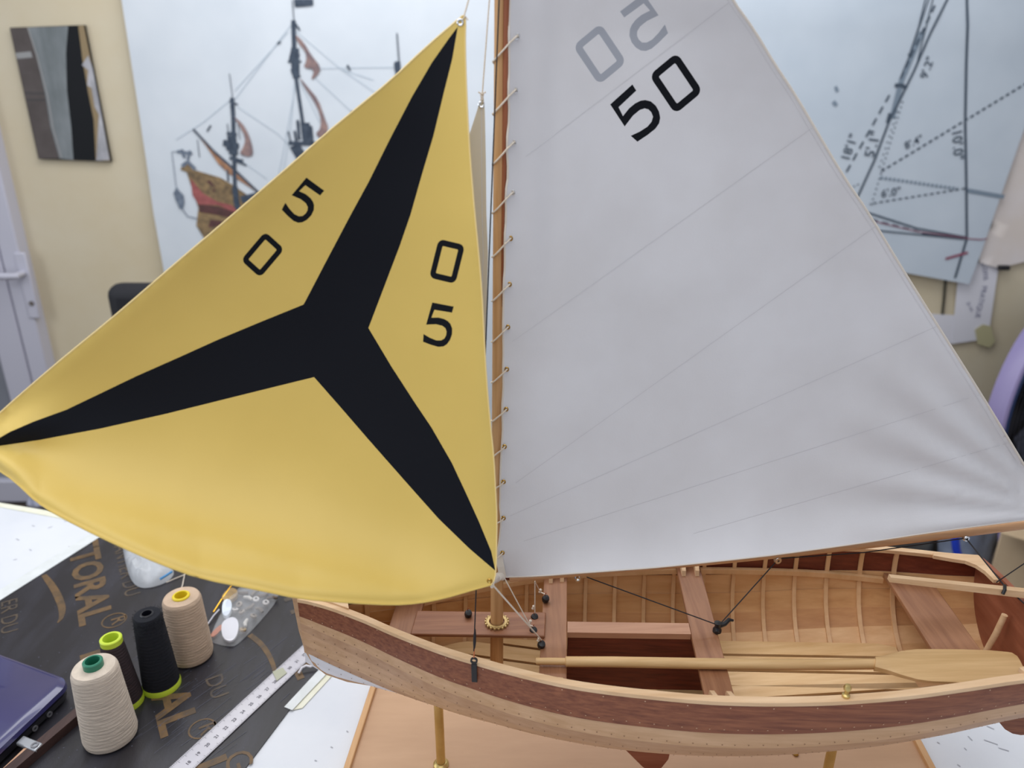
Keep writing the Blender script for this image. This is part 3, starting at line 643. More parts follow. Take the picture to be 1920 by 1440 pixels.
ub = p.copy(); usb = empty('usb_stick', ub); tag(usb, 'silver memory stick plugged into the laptop side', 'memory stick')
bevel(MB().hexa([p + d2*s*0.006 + d1*t + Vector((0, 0, z)) for z in (-.0025, .0025) for s, t in ((-1, .014), (1, .014), (1, -.018), (-1, -.018))]).build('stick_body', mat('usb_silver', (190, 194, 200), 0.3, metal=0.5), usb, ub), .0015)
MB().lathe([(0.0045, 0), (0.0045, 0.0012), (0.0026, 0.0012), (0.0026, 0)], p - d1*0.012 + Vector((0, 0, 0.0026)), (0, 0, 1), 20, True).build('loop_hole_ring', M_ring, usb, ub, smooth=True)
# wooden strip beside it
s0 = atZ(160, 1338, ZP); s1 = atZ(24, 1455, ZP); sd = (s1 - s0).normalized()
wb = Vector((s0.x, s0.y, ZP)); strip = empty('wood_strip', wb); tag(strip, 'dark wooden strip with a broken pale edge, beside the laptop', 'wood strip')
MB().bar(s0 - sd*0.02 + Vector((0, 0, .0065)), s1 + sd*0.1 + Vector((0, 0, .0065)), 0.013, 0.0125).build('stick', wood('dark_strip', (52, 34, 32), (76, 54, 50), 'y'), strip, wb)
sn = Vector((-sd.y, sd.x, 0)); sn = sn if sn.x < 0 else -sn
b = MB(); q0 = s0 + sd*0.055 + sn*0.0068; b.prism([q0 + Vector((0, 0, .001)), q0 + sd*0.12 + Vector((0, 0, .001)), q0 + sd*0.11 + Vector((0, 0, .013)), q0 + sd*0.05 + Vector((0, 0, .010)), q0 + sd*0.02 + Vector((0, 0, .013))], sn*0.003)
b.build('broken_edge', wood('pale_split_wood', (196, 150, 118), (214, 172, 140), 'y'), strip, wb)

# zip bag with small parts
bb = atZ(455, 1160, ZP); zb = [(392, 1196), (432, 1116), (470, 1098), (524, 1100), (522, 1122), (500, 1152), (446, 1210), (430, 1213), (398, 1206)]
M_plast = mat('clear_plastic', (226, 228, 232), 0.15, alpha=0.22, bump=0.6, bscale=80)
def pillow(px, hgt, name, m):
    cxp = sum(p[0] for p in px)/len(px); cyp = sum(p[1] for p in px)/len(px); px = dens(chaikin(px, 2), 8); n = len(px); rings = []
    for f, z in ((1, 0.001), (0.96, 0.35), (0.86, 0.65), (0.7, 0.9), (0.45, 1.0), (0.2, 0.97)):
        ring = []
        for i, p in enumerate(px):
            q = atZ(cxp + (p[0]-cxp)*f, cyp + (p[1]-cyp)*f, ZP + 0.0008)
            nz = 0.0 if f == 1 else hgt*0.5*noise.noise(Vector((q.x*60, q.y*60, 3.0)))
            ring.append(q + Vector((0, 0, z*hgt + nz*z)))
        rings.append(ring)
    return loft(MB(), rings).build(name, m, smooth=True)
o = pillow(zb, 0.016, 'zip_bag', M_plast); tag(o, 'clear zip bag full of small fittings beside the tan spool', 'bag')
def disc_px(px, z, th, name, m, label, cat):
    o = MB().prism([atZ(u, v, z) for u, v in chaikin(px, 2)], (0, 0, th)).build(name, m, smooth=False); return tag(o, label, cat)
disc_px([(417, 1168), (436, 1158), (448, 1166), (447, 1190), (436, 1206), (420, 1202), (415, 1185)], ZP + .006, .003, 'white_tag', M_paper, 'white rounded tag in the near end of the zip bag', 'tag')
disc_px([(420, 1132), (428, 1128), (436, 1134), (434, 1152), (426, 1162), (418, 1158), (417, 1144)], ZP + .008, .006, 'white_tube', mat('bluish_white_plastic', (222, 232, 244), 0.3), 'small bluish white tube in the middle of the zip bag', 'tube')
disc_px([(393, 1192), (400, 1198), (420, 1178), (416, 1170)], ZP + .005, .002, 'copper_strip', M_copper, 'copper strip at the left corner of the zip bag', 'strip')
disc_px([(414, 1125), (432, 1106), (448, 1112), (444, 1126), (424, 1134)], ZP + .006, .006, 'tan_block', mat('tan_piece', (176, 146, 92), 0.6, (140, 116, 80), scale=80), 'tan block at the top of the zip bag', 'block')
o = MB().tube([atZ(400, 1148, ZP + .006), atZ(418, 1120, ZP + .011), atZ(434, 1098, ZP + .012)], 0.0013, 8).build('brass_pin', mat('bright_brass', (226, 172, 60), 0.25, metal=0.9), smooth=True); tag(o, 'shiny brass pin sticking up along the zip bag', 'pin')
o = MB().tube([atZ(390, 1170, ZP + .002), atZ(400, 1155, ZP + .006), atZ(411, 1143, ZP + .008)], 0.0012, 8).build('grey_pin', M_steel, smooth=True); tag(o, 'thin grey pin between the tan spool and the zip bag', 'pin')
mcols = [mat('bit_%d' % i, c, 0.5, metal=mm) for i, (c, mm) in enumerate([((150, 140, 130), .3), ((120, 110, 100), .2), ((196, 192, 190), .4), ((92, 74, 60), 0), ((170, 150, 120), .2), ((210, 206, 200), 0)])]
bits = [(455, 1150), (468, 1138), (480, 1126), (492, 1116), (505, 1110), (462, 1168), (474, 1158), (486, 1144), (498, 1132), (510, 1122), (455, 1184), (465, 1122), (450, 1135), (478, 1112), (440, 1146), (456, 1112)]
for i, (u, v) in enumerate(bits):
    c0 = atZ(u, v, ZP + .006); M3 = Matrix.Rotation(random.uniform(0, 6.28), 3, 'Z') @ Matrix.Rotation(random.uniform(-.5, .5), 3, 'X')
    mbx = MB()
    if i % 2: mbx.tube([c0 + M3 @ Vector((-.008, 0, 0)), c0 + M3 @ Vector((0, .002, 0)), c0 + M3 @ Vector((.008, 0, 0))], [0.0022, 0.003, 0.0022], 8)
    else: mbx.lathe([(0.002, 0.0), (0.0048, 0.001), (0.005, 0.004), (0.003, 0.005), (0.002, 0.005)], c0, M3 @ Vector((.3, 0, 1)), 14, True)
    o = mbx.build('fitting_bit' if i % 2 else 'fitting_washer', mcols[i % 6], smooth=True)
    tag(o, 'tiny metal ring among the fittings in the zip bag' if i % 2 == 0 else 'tiny metal peg among the fittings in the zip bag', 'fitting', 'small fittings in the zip bag')
# crumpled clear bag behind
o = pillow([(228, 1018), (300, 1020), (330, 1070), (318, 1090), (286, 1102), (262, 1103), (246, 1090), (236, 1060)], 0.022, 'plastic_bag', mat('milky_plastic', (214, 218, 224), 0.2, alpha=0.62, bump=0.8, bscale=60)); tag(o, 'crumpled clear plastic bag behind the tan spool', 'bag')
o = MB().tube([atZ(300, 1086, ZP + .022), atZ(310, 1080, ZP + .024), atZ(322, 1072, ZP + .024)], 0.002, 8).build('blue_clip', mat('blue_plastic', (70, 140, 196), 0.4), smooth=True); tag(o, 'small blue plastic bit on the crumpled bag', 'clip')
o = MB().tube([atZ(u, v, ZP + .002) for u, v in [(312, 1092), (330, 1084), (345, 1078), (352, 1066), (346, 1078), (342, 1098), (337, 1110)]], 0.0008, 6).build('loose_thread', M_cord, smooth=True); tag(o, 'loose thread end above the tan spool', 'thread')

# floor clutter seen past the stern and at the left
def floorpt(u, v): return atZ(u, v, FZ)
YB = 1.98; xl = atY(1868, 1030, YB).x; bx0 = Vector((xl + .2, YB + .2, FZ)); box = empty('cardboard_box', bx0); tag(box, 'brown cardboard box on the floor past the stern', 'box')
M_card = mat('cardboard', (206, 184, 152), 0.8, (194, 170, 138), scale=6)
bxx, bxy = Vector((.80, -.60, 0)), Vector((.60, .80, 0)); bc = Vector((xl, YB, FZ))
bevel(MB().hexa([bc + bxx*a + bxy*c + Vector((0, 0, z)) for z in (.001, .42) for a, c in ((0, 0), (.46, 0), (.46, .34), (0, .34))]).build('carton', M_card, box, bx0), 0.004)
MB().hexa([bc + bxx*a + bxy*c + Vector((0, 0, z)) for a, c, z in ((0, 0, .421), (.46, 0, .421), (.46, -.14, .45), (0, -.14, .45), (0, 0, .425), (.46, 0, .425), (.46, -.14, .454), (0, -.14, .454))]).build('flap', M_card, box, bx0)
def blob(c, r, sc_, seed, name, m):
    bm = bmesh.new(); bmesh.ops.create_icosphere(bm, subdivisions=4, radius=1)
    for v in bm.verts:
        n_ = noise.noise(v.co*1.6 + Vector((seed, 0, 0)))*0.22 + noise.noise(v.co*4 + Vector((0, seed, 0)))*0.10
        v.co = Vector((v.co.x*sc_[0], v.co.y*sc_[1], max(v.co.z, -0.8)*sc_[2]))*r*(1 + n_)
        v.co += Vector(c)
    for f in bm.faces: f.smooth = True
    zmin = min(v.co.z for v in bm.verts)
    for v in bm.verts: v.co.z += FZ + 0.002 - zmin
    me = bpy.data.meshes.new(name); bm.to_mesh(me); bm.free(); me.materials.append(m); o = bpy.data.objects.new(name, me); C.objects.link(o); return o
xk = atY(1814, 1020, 2.12)
o = blob((xk.x, 2.12, FZ), 0.19, (.44, .36, 1.15), 3.1, 'plastic_sack', mat('bluish_plastic_sack', (136, 146, 166), 0.3, (108, 118, 140), scale=8)); tag(o, 'grey blue plastic sack on the floor beside the cardboard box', 'sack')
st_ = [atY(u, v, 1.98) for u, v in [(1800, 975), (1794, 992), (1791, 1010), (1793, 1030), (1799, 1048), (1810, 1064)]]
o = MB().tube(st_, 0.012, 10).build('blue_strap', mat('bright_blue_band', (40, 74, 214), 0.4), smooth=True); tag(o, 'bright blue band in front of the plastic sack', 'band')
xd = atY(1664, 1030, 2.3); o = blob((xd.x, 2.25, FZ), 0.20, (.62, .5, .9), 7.7, 'dark_bag', mat('dark_grey_bag', (84, 84, 84), 0.6, (64, 62, 60), scale=6)); tag(o, 'dark grey bag on the floor left of the blue band', 'bag')
o = blob(floorpt(96, 948), 0.07, (1.2, .9, .6), 1.3, 'crumpled_paper', mat('crumpled_paper_white', (214, 216, 232), 0.8, (170, 176, 204), scale=14)); tag(o, 'crumpled white paper on the floor beyond the left table edge', 'paper')

# =================================================================== DISPLAY STAND
PSI = R(-4.0); TILT = 0.04; BO = Vector((-0.0165, 0.66, 0))
eP = Vector((math.cos(PSI), math.sin(PSI), 0)); eQ = Vector((-math.sin(PSI), math.cos(PSI), 0))
def W(p, q, z): return BO + eP*p + eQ*q + Vector((0, 0, z + TILT*p))
def Wf(p, q, z): return BO + eP*p + eQ*q + Vector((0, 0, z))
def loc(P): d = Vector(P) - BO; p = d.dot(eP); return p, d.dot(eQ), P[2] - TILT*p
def atQ(u, v, q=0.0):     # point of the fore-and-aft plane q = const seen at a pixel
    d = ray(u, v); o_ = BO + eQ*q; t = (o_.dot(eQ)) / d.dot(eQ); return Vector((0, 0, H)) + d*t
sb_ = Wf(0.16, 0, 0); stand = empty('display_stand', sb_); tag(stand, 'wooden display base with brass posts carrying the model boat', 'stand')
p0, p1, q0, q1 = -0.172, 0.497, -0.165, 0.15
MB().hexa([Wf(p0, q0, 0.0002), Wf(p1, q0, 0.0002), Wf(p1, q1, 0.0002), Wf(p0, q1, 0.0002), Wf(p0, q0, 0.011), Wf(p1, q0, 0.011), Wf(p1, q1, 0.011), Wf(p0, q1, 0.011)]).build('baseboard', M_base, stand, sb_)
rw_ = 0.0075
for a, c in (((p0, q0), (p0, q1)), ((p1, q0), (p1, q1))):
    bevel(MB().bar(Wf(a[0], a[1], 0.0085), Wf(c[0], c[1], 0.0085), rw_, 0.0165).build('edge_strip', M_rim, stand, sb_), .001)
for q in (q0, q1):
    bevel(MB().bar(Wf(p0, q, 0.0085), Wf(p1, q, 0.0085), rw_, 0.0165).build('edge_strip', wood('base_rim_wood_long', (196, 148, 98), (214, 170, 122), 'x', grain=12), stand, sb_), .001)

# =================================================================== THE MODEL SAILBOAT
KB = Wf(0.16, 0, 0.11); boat = empty('sailboat_model', KB)
tag(boat, 'wooden model sailing dinghy with white mainsail and yellow headsail on a display stand', 'model boat')
# hull lines (local: p aft from the mast, q to the far side, z up)
_P = [-.211, -.2, -.17, -.13, -.1, -.05, -.02, .03, .08, .14, .21, .29, .36, .42, .46, .49, .525]
_B = [.002, .005, .017, .034, .048, .070, .081, .096, .106, .113, .117, .1175, .115, .107, .099, .0935, .0905]
_Z = [.2455, .246, .247, .245, .2425, .240, .239, .2365, .233, .231, .229, .231, .2365, .2405, .2415, .241, .240]
_KP = [-.211, -.19, -.15, -.1, -.05, .05, .15, .25, .35, .45, .525]
_KZ = [.162, .148, .137, .129, .123, .115, .110, .112, .122, .136, .152]
_KN = [1.5, 1.6, 1.8, 2.0, 2.2, 2.4, 2.55, 2.55, 2.4, 2.25, 2.1]
tB = smooth_table(_P, _B); tZ = smooth_table(_P, _Z); tK = smooth_table(_KP, _KZ); tN = smooth_table(_KP, _KN)
SEC = {}
def section(p):
    key = round(p, 5)
    if key in SEC: return SEC[key]
    b = lerp(p, *tB); zs = lerp(p, *tZ); zk = lerp(p, *tK); n = lerp(p, *tN); pts = []
    for i in range(81):
        t = i/80*math.pi/2; pts.append((b*max(math.cos(t), 0)**(2/n), zs - (zs - zk)*math.sin(t)**(2/n)))
    L = [0]
    for i in range(1, 81): L.append(L[-1] + math.hypot(pts[i][0]-pts[i-1][0], pts[i][1]-pts[i-1][1]))
    SEC[key] = (pts, [x/L[-1] for x in L], L[-1]); return SEC[key]
def hull(p, s, side, off=0.0):
    pts, L, tot = section(p); q = lerp(s, L, [a[0] for a in pts]); z = lerp(s, L, [a[1] for a in pts])
    if off:
        e = 0.02; qa = lerp(max(s-e, 0), L, [a[0] for a in pts]); za = lerp(max(s-e, 0), L, [a[1] for a in pts]); qb = lerp(min(s+e, 1), L, [a[0] for a in pts]); zb_ = lerp(min(s+e, 1), L, [a[1] for a in pts])
        dq, dz = qb - qa, zb_ - za; m = math.hypot(dq, dz) or 1; q += -dz/m*off; z += dq/m*off
    return W(p, side*max(q, 0.0), z)
def half(p, z):
    b = lerp(p, *tB); zs = lerp(p, *tZ); zk = lerp(p, *tK); n = lerp(p, *tN); t = (zs - z)/(zs - zk)
    if t <= 0: return b
    if t >= 1: return 0.0
    return b*(1 - t**n)**(1/n)
# planking: clinker strakes, each one overlapping the next below on the outside
M_plank = wood('larch_planking', (194, 152, 114), (214, 174, 138), 'x', grain=16)
nt = M_plank.node_tree; pn = nt.nodes['Principled BSDF']; src = pn.inputs['Base Color'].links[0].from_socket
tc = nt.nodes.new('ShaderNodeTexCoord'); sx = nt.nodes.new('ShaderNodeSeparateXYZ'); nt.links.new(tc.outputs['Object'], sx.inputs[0])
# white painted forefoot: the bottom of the bow below a sloping paint line
def mth(op, a, b_):
    n_ = nt.nodes.new('ShaderNodeMath'); n_.operation = op
    for i, x in enumerate((a, b_)):
        if hasattr(x, 'links'): nt.links.new(x, n_.inputs[i])
        else: n_.inputs[i].default_value = x
    return n_.outputs[0]
# object space is relative to KB
line = mth('ADD', mth('MULTIPLY', mth('ADD', sx.outputs[0], 0.345), -0.28), 0.050)
fac = mth('LESS_THAN', sx.outputs[2], line)
mixn = nt.nodes.new('ShaderNodeMix'); mixn.data_type = 'RGBA'; nt.links.new(fac, mixn.inputs[0]); nt.links.new(src, mixn.inputs[6]); mixn.inputs[7].default_value = lin((232, 232, 238)); nt.links.new(mixn.outputs[2], pn.inputs['Base Color'])
def plank_variant(name, h, v):
    m = M_plank.copy(); m.name = name; n_ = m.node_tree; P_ = n_.nodes['Principled BSDF']; sk = P_.inputs['Base Color'].links[0].from_socket
    hs = n_.nodes.new('ShaderNodeHueSaturation'); hs.inputs['Hue'].default_value = h; hs.inputs['Value'].default_value = v; n_.links.new(sk, hs.inputs['Color']); n_.links.new(hs.outputs['Color'], P_.inputs['Base Color']); return m
M_plank2 = plank_variant('larch_planking_darker', 0.497, 0.88); M_plank3 = plank_variant('larch_planking_lighter', 0.503, 1.05)
M_in1 = wood('varnished_planking', (202, 148, 94), (224, 176, 122), 'x', grain=10); M_in2 = wood('varnished_planking_darker', (188, 132, 82), (212, 160, 108), 'x', grain=10); M_in3 = wood('varnished_planking_lighter', (214, 162, 108), (234, 190, 138), 'x', grain=10); M_mahin = wood('varnished_mahogany', (98, 38, 22), (130, 62, 38), 'x', grain=20)
NS = 8; S1 = 0.155; SB = [0.0, S1] + [S1 + (1 - S1)*i/(NS - 1) for i in range(1, NS)]
PS = [-.2105 + (.5235 + .2105)*(i/64)**1.0 for i in range(65)]
TH = 0.0015
def sbd(k, p):
    f = lerp(p, [-.211, -.15, -.02, .15, .54], [.235, .215, .185, .17, .165])
    return 0.0 if k == 0 else f + (1 - f)*(k - 1)/(NS - 1)
hullo = None
def plank(k, side):
    mb = MB(); n = 4; vs = []; fs = []
    for p in PS:
        fade = min(1.0, (p + .2105)/0.03); s0, s1 = sbd(k, p), min(sbd(k+1, p) + (0.016 if k < NS - 1 else 0), 1.0)
        for j in range(n + 1):
            s = s0 + (s1 - s0)*j/n; base = TH*j/n*fade
            vs.append(hull(p, s, side, base + TH)); vs.append(hull(p, s, side, base))
    m = 2*(n + 1)
    for i in range(len(PS) - 1):
        for j in range(n):
            a = i*m + 2*j; fs.append((a, a+2, a+m+2, a+m)); fs.append((a+1, a+m+1, a+m+3, a+3))
        a = i*m; fs.append((a, a+m, a+m+1, a+1)); a = i*m + 2*n; fs.append((a, a+1, a+m+1, a+m))
    mb.add(vs, fs)
    return mb
def two_sided(o, inner):
    o.data.materials.append(inner); nf = 2*4 + 2
    for i, pol in enumerate(o.data.polygons):
        r_ = i % nf
        if r_ < 8 and r_ % 2 == 1: pol.material_index = 1
    return o
hull_root = None
# keel and stem form the backbone; every plank is one piece of the hull
st = [(-.2135, .2535), (-.2125, .235), (-.2105, .205), (-.2065, .178), (-.199, .160), (-.188, .1485), (-.165, .139), (-.13, .1325), (-.09, .1265), (-.04, .1215), (.04, .1150), (.12, .1110), (.2, .1095), (.28, .1135), (.36, .1225), (.44, .1340), (.5, .1460), (.525, .1515)]
b = MB(); b.sweep([W(p, 0, z) for p, z in st], [(-.0028, -.004), (.0028, -.004), (.0028, .004), (-.0028, .004)], up=eQ.cross(eP))
# sweep's "side" is across the boat when up lies in the centre plane
b = MB(); vs = []; fs = []
for i, (p, z) in enumerate(st):
    a = st[max(i-1, 0)]; c = st[min(i+1, len(st)-1)]; dp, dz = c[0]-a[0], c[1]-a[1]; m = math.hypot(dp, dz); npp, nz = -dz/m, dp/m
    if i < 5: pass
    h1, h2 = 0.0035, 0.003
    vs += [W(p + npp*h1, -.003, z + nz*h1), W(p + npp*h1, .003, z + nz*h1), W(p - npp*h2, .003, z - nz*h2), W(p - npp*h2, -.003, z - nz*h2)]
for i in range(len(st) - 1):
    for j in range(4): fs.append((i*4+j, i*4+(j+1) % 4, (i+1)*4+(j+1) % 4, (i+1)*4+j))
fs += [(3, 2, 1, 0), tuple((len(st)-1)*4 + j for j in range(4))]
hull_root = b.add(vs, fs).build('hull', wood('keel_wood', (190, 150, 112), (208, 170, 134), 'x'), boat, KB)
hull_root['label'] = 'clinker built hull with pale planks and a dark mahogany top strake'
for side in (-1, 1):
    for k in range(NS):
        o = plank(k, side).build('plank', M_mah if k == 0 else (M_plank, M_plank2, M_plank3)[(k*5 + (side > 0)*2) % 3], hull_root, KB, smooth=True)
        two_sided(o, M_mahin if k == 0 else (M_in1, M_in2, M_in3)[(k*7 + (side > 0)) % 3])
        if k == 0: o['label'] = 'dark mahogany top strake'
# rivets along the planks
riv_l = MB(); riv_d = MB()
def rivet(mb, p, s, side, k, r=0.00066):
    c = hull(p, s, side, TH*2.0 + 0.0001); d1_ = (hull(p + .003, s, side) - hull(p, s, side)).normalized(); d2_ = (hull(p, s + .02, side) - hull(p, s, side)).normalized(); nrm = d1_.cross(d2_).normalized()*(0.0004)
    if nrm.dot(hull(p, s, side, .01) - hull(p, s, side)) < 0: nrm = -nrm
    vs = [c + (d1_*math.cos(i*math.pi/3) + d2_*math.sin(i*math.pi/3))*r for i in range(6)] + [c + nrm]
    mb.add(vs, [(i, (i+1) % 6, 6) for i in range(6)])
for side in (-1, 1):
    for k in range(NS - 1):
        n = 58
        for i in range(n):
            p = -.195 + .710*i/(n - 1) + random.uniform(-.001, .001)
            rivet(riv_l if k == 0 else riv_d, p, sbd(k+1, p) - .012, side, k)
    for i in range(20): rivet(riv_l, -.19 + .705*i/19, .022, side, 0)
o = riv_l.build('pale_rivets', mat('pale_rivet', (206, 170, 140), 0.4, metal=0.3), hull_root, KB); o['kind'] = 'stuff'
o = riv_d.build('dark_rivets', mat('dark_rivet', (128, 94, 70), 0.5, metal=0.2), hull_root, KB); o['kind'] = 'stuff'
# gunwales
def sweep_pts(fn_in, fn_out, zt, zb, ps):
    mb = MB(); vs = []; fs = []
    for p in ps: vs += [fn_in(p, zb), fn_out(p, zb), fn_out(p, zt), fn_in(p, zt)]
    for i in range(len(ps) - 1):
        for j in range(4): fs.append((i*4+j, i*4+(j+1) % 4, (i+1)*4+(j+1) % 4, (i+1)*4+j))
    fs += [(3, 2, 1, 0), tuple((len(ps)-1)*4 + j for j in range(4))]
    return mb.add(vs, fs)
for side in (-1, 1):
    f_in = lambda p, z: W(p, side*max(lerp(p, *tB) - .0052, .0006), lerp(p, *tZ) + z)
    f_out = lambda p, z: W(p, side*(lerp(p, *tB) + .0024), lerp(p, *tZ) + z)
    sweep_pts(f_in, f_out, .0018, -.0022, PS).build('gunwale', M_gun, hull_root, KB)
# breasthook at the bow
pts = [W(-.206, 0, .2475)] + [W(p, -(lerp(p, *tB) - .004), lerp(p, *tZ) + .0006) for p in (-.19, -.17, -.15)] + [W(-.158, 0, .2470)] + [W(p, lerp(p, *tB) - .004, lerp(p, *tZ) + .0006) for p in (-.15, -.17, -.19)]
MB().prism(pts, (0, 0, .0028)).build('breasthook', M_gun, hull_root, KB)
# ribs
for side in (-1, 1):
    p = -.145
    while p < .455:
        mb = MB(); path = [0.02 + 0.86*i/14 for i in range(15)]; vs = []; fs = []
        for s in path:
            for dp, of in ((-.0021, 0.0002), (.0021, 0.0002), (.0021, -.0022), (-.0021, -.0022)): vs.append(hull(p + dp, s, side, of))
        for i in range(len(path) - 1):
            for j in range(4): fs.append((i*4+j, i*4+(j+1) % 4, (i+1)*4+(j+1) % 4, (i+1)*4+j))
        mb.add(vs, fs).build('rib', M_rib, hull_root, KB); p += .0345
    # stringer that carries the thwarts
    mb = MB(); ps = [-.10 + .53*i/30 for i in range(31)]; vs = []; fs = []
    for p in ps:
        zz = 0.2045; q = half(p, zz)
        for dq, dz in ((-.001, -.003), (-.001, .003), (-.0062, .003), (-.0062, -.003)): vs.append(W(p, side*(q + dq), zz + dz))
    for i in range(len(ps) - 1):
        for j in range(4): fs.append((i*4+j, i*4+(j+1) % 4, (i+1)*4+(j+1) % 4, (i+1)*4+j))
    fs += [(3, 2, 1, 0), tuple((len(ps)-1)*4 + j for j in range(4))]
    mb.add(vs, fs).build('stringer', M_rib, hull_root, KB)
# transom
pt_ = .5225; pts, L, tot = section(.5225)
ring = [(q, z) for q, z in pts[::4]]
outl = [W(pt_, -q, z) for q, z in ring] + [W(pt_, q, z) for q, z in ring[::-1][1:]]
top = [W(pt_, q, lerp(.5225, *tZ) + .008*(1 - (q/.0905)**2)) for q in (.07, .045, .02, -.02, -.045, -.07)]
MB().prism(outl + top, eP*.0055).build('transom', wood('transom_mahogany', (132, 70, 46), (160, 96, 70), 'y', grain=10), hull_root, KB)
for side in (-1, 1):   # quarter knees
    B_ = lerp(.515, *tB); z_ = lerp(.51, *tZ) + .0008
    px = [(.521, B_ - .004), (.475, lerp(.475, *tB) - .004), (.473, lerp(.473, *tB) - .010), (.490, B_ - .011), (.502, B_ - .0145), (.5095, B_ - .022), (.5135, B_ - .033), (.515, B_ - .048), (.521, B_ - .048)]
    MB().prism([W(p, side*q, z_) for p, q in px], (0, 0, .004)).build('quarter_knee', M_gun, hull_root, KB)
# thwarts
def thwart(name, pa, pb_, z, m, th=.005, knees=None):
    vs = []; n = 12
    mb = MB(); P = []
    for p, side in ((pa, -1), (pb_, -1), (pb_, 1), (pa, 1)): P.append((p, side))
    lo = [W(p, s_*(half(p, z - th) - .002), z - th) for p, s_ in P]; hi = [W(p, s_*(half(p, z) - .002), z) for p, s_ in P]
    o = mb.hexa(lo + hi).build(name, m, boat, KB); bevel(o, .0008)
    if knees:
        for side in (1, -1):
            for p in knees:
                qh = half(p, z) - .004
                MB().prism([W(p - .0022, side*qh, z), W(p - .0022, side*(qh - .022), z), W(p - .0022, side*(qh - .020), z + .006), W(p - .0022, side*(lerp(p, *tB) - .009), lerp(p, *tZ) - .002)], eP*.0044).build('thwart_knee', M_gun, o, KB)
    return o
def lp(u, v, z):   # local p of a point at height z seen at a pixel (tilt included)
    P = atZ(u, v, z)
    for _ in range(4): P = atZ(u, v, z + TILT*loc(P)[0])
    return loc(P)
ZT = .2125
t1a, t1b = lp(1015, 1180, ZT)[0], lp(1063, 1180, ZT)[0]
t2a, t2b = lp(1294, 1180, ZT)[0], lp(1344, 1180, ZT)[0]
t3a, t3b = lp(1724, 1180, ZT)[0], lp(1812, 1180, ZT)[0]
t0a, t0b = lp(737, 1150, ZT)[0], lp(789, 1150, ZT)[0]
thwart('thwart', t1a, t1b, ZT, M_thw, knees=(t1a + .008, t1b - .006))['label'] = 'mahogany thwart just aft of the mast'
thwart('thwart', t2a, t2b, ZT, M_thw, knees=(t2a + .006, t2b - .006))['label'] = 'mahogany thwart amidships with the black cleat'
thwart('thwart', t3a, t3b, ZT, M_thw)['label'] = 'mahogany stern seat'
thwart('thwart', t0a, t0b, ZT, M_thw)['label'] = 'short mahogany thwart in the bow'
o = MB().hexa([W(t0b - .004, -.019, ZT + .0002), W(t1a + .004, -.019, ZT + .0002), W(t1a + .004, .019, ZT + .0002), W(t0b - .004, .019, ZT + .0002), W(t0b - .004, -.019, ZT + .004), W(t1a + .004, -.019, ZT + .004), W(t1a + .004, .019, ZT + .004), W(t0b - .004, .019, ZT + .004)]).build('mast_partner', M_thwx, boat, KB); bevel(o, .0012)
# floorboards
ZF = .140
def zsole(p): return ZF + .009*max(0.0, min(1.0, (p - .25)/.18)) + .012*max(0.0, min(1.0, (.05 - p)/.08))
def soleq(p): return max(half(p, zsole(p) - .003) - .003, .004)
for pa, pb_ in ((t2a - .03, .437), (-.085, t1a + .02), (t1b - .02, t2a + .02)):
    for i in range(6):
        a0, c0_ = -.0735 + .0245*i, -.0735 + .0245*(i + 1); ps = [pa + (pb_ - pa)*j/16 for j in range(17)]; vs = []; fs = []; g = .0019
        rows = []
        for p in ps:
            sk = .06*(p - .2) if pa > .1 else 0.0           # boards run in slightly towards the stern
            a, c = a0 + g - (abs(a0 + .012)/.07)*0 , c0_ - g; q_ = soleq(p); a, c = max(a - (sk if a0 > 0 else -sk), -q_), min(c - (sk if c0_ > .02 else (-sk if c0_ < -.02 else 0)), q_)
            if c - a > .005: rows.append((p, a, c))
        if len(rows) < 3: continue
        for p, a, c in rows: z_ = zsole(p); vs += [W(p, a, z_ - .003), W(p, c, z_ - .003), W(p, c, z_), W(p, a, z_)]
        for j in range(len(rows) - 1):
            for m_ in range(4): fs.append((j*4+m_, j*4+(m_+1) % 4, (j+1)*4+(m_+1) % 4, (j+1)*4+m_))
        e_ = (len(rows) - 1)*4; fs += [(3, 2, 1, 0), (e_, e_+1, e_+2, e_+3)]
        MB().add(vs, fs).build('floorboard', M_sole, boat, KB)
# centreboard case between the two thwarts
ca, cb_ = t1b - .004, t2a + .012
case = MB()
for q in (-.0090, .0025):
    case.hexa([W(ca + .005, q, ZF), W(t2a + .018, q, ZF), W(t2a + .018, q + .004, ZF), W(ca + .005, q + .004, ZF), W(ca + .005, q, ZT - .0056), W(t2a + .018, q, ZT - .0056), W(t2a + .018, q + .004, ZT - .0056), W(ca + .005, q + .004, ZT - .0056)])
caseo = case.build('centreboard_case', M_mahd, boat, KB)
zc0, zc1, qa_, qb_ = ZT - .0055, ZT + .0012, -.0098, .0072
MB().hexa([W(ca + .0045, qa_, zc0), W(t2a - .0005, qa_, zc0), W(t2a - .0005, qb_, zc0), W(ca + .0045, qb_, zc0), W(ca + .0045, qa_, zc1), W(t2a - .0005, qa_, zc1), W(t2a - .0005, qb_, zc1), W(ca + .0045, qb_, zc1)]).build('case_cap', wood('case_cap_wood', (164, 116, 88), (188, 142, 112), 'x'), caseo, KB)
# centreboard below the hull
cpx = [(1165, 1398), (1258, 1404), (1253, 1424), (1240, 1440), (1222, 1448), (1205, 1438)]
MB().prism([atQ(u, v, -.0018) for u, v in [(1150, 1370), (1268, 1372)] + cpx[1:] + cpx[:1]], eQ*.0036).build('centreboard', wood('centreboard_mahogany', (140, 78, 54), (164, 100, 74), 'x'), boat, KB)
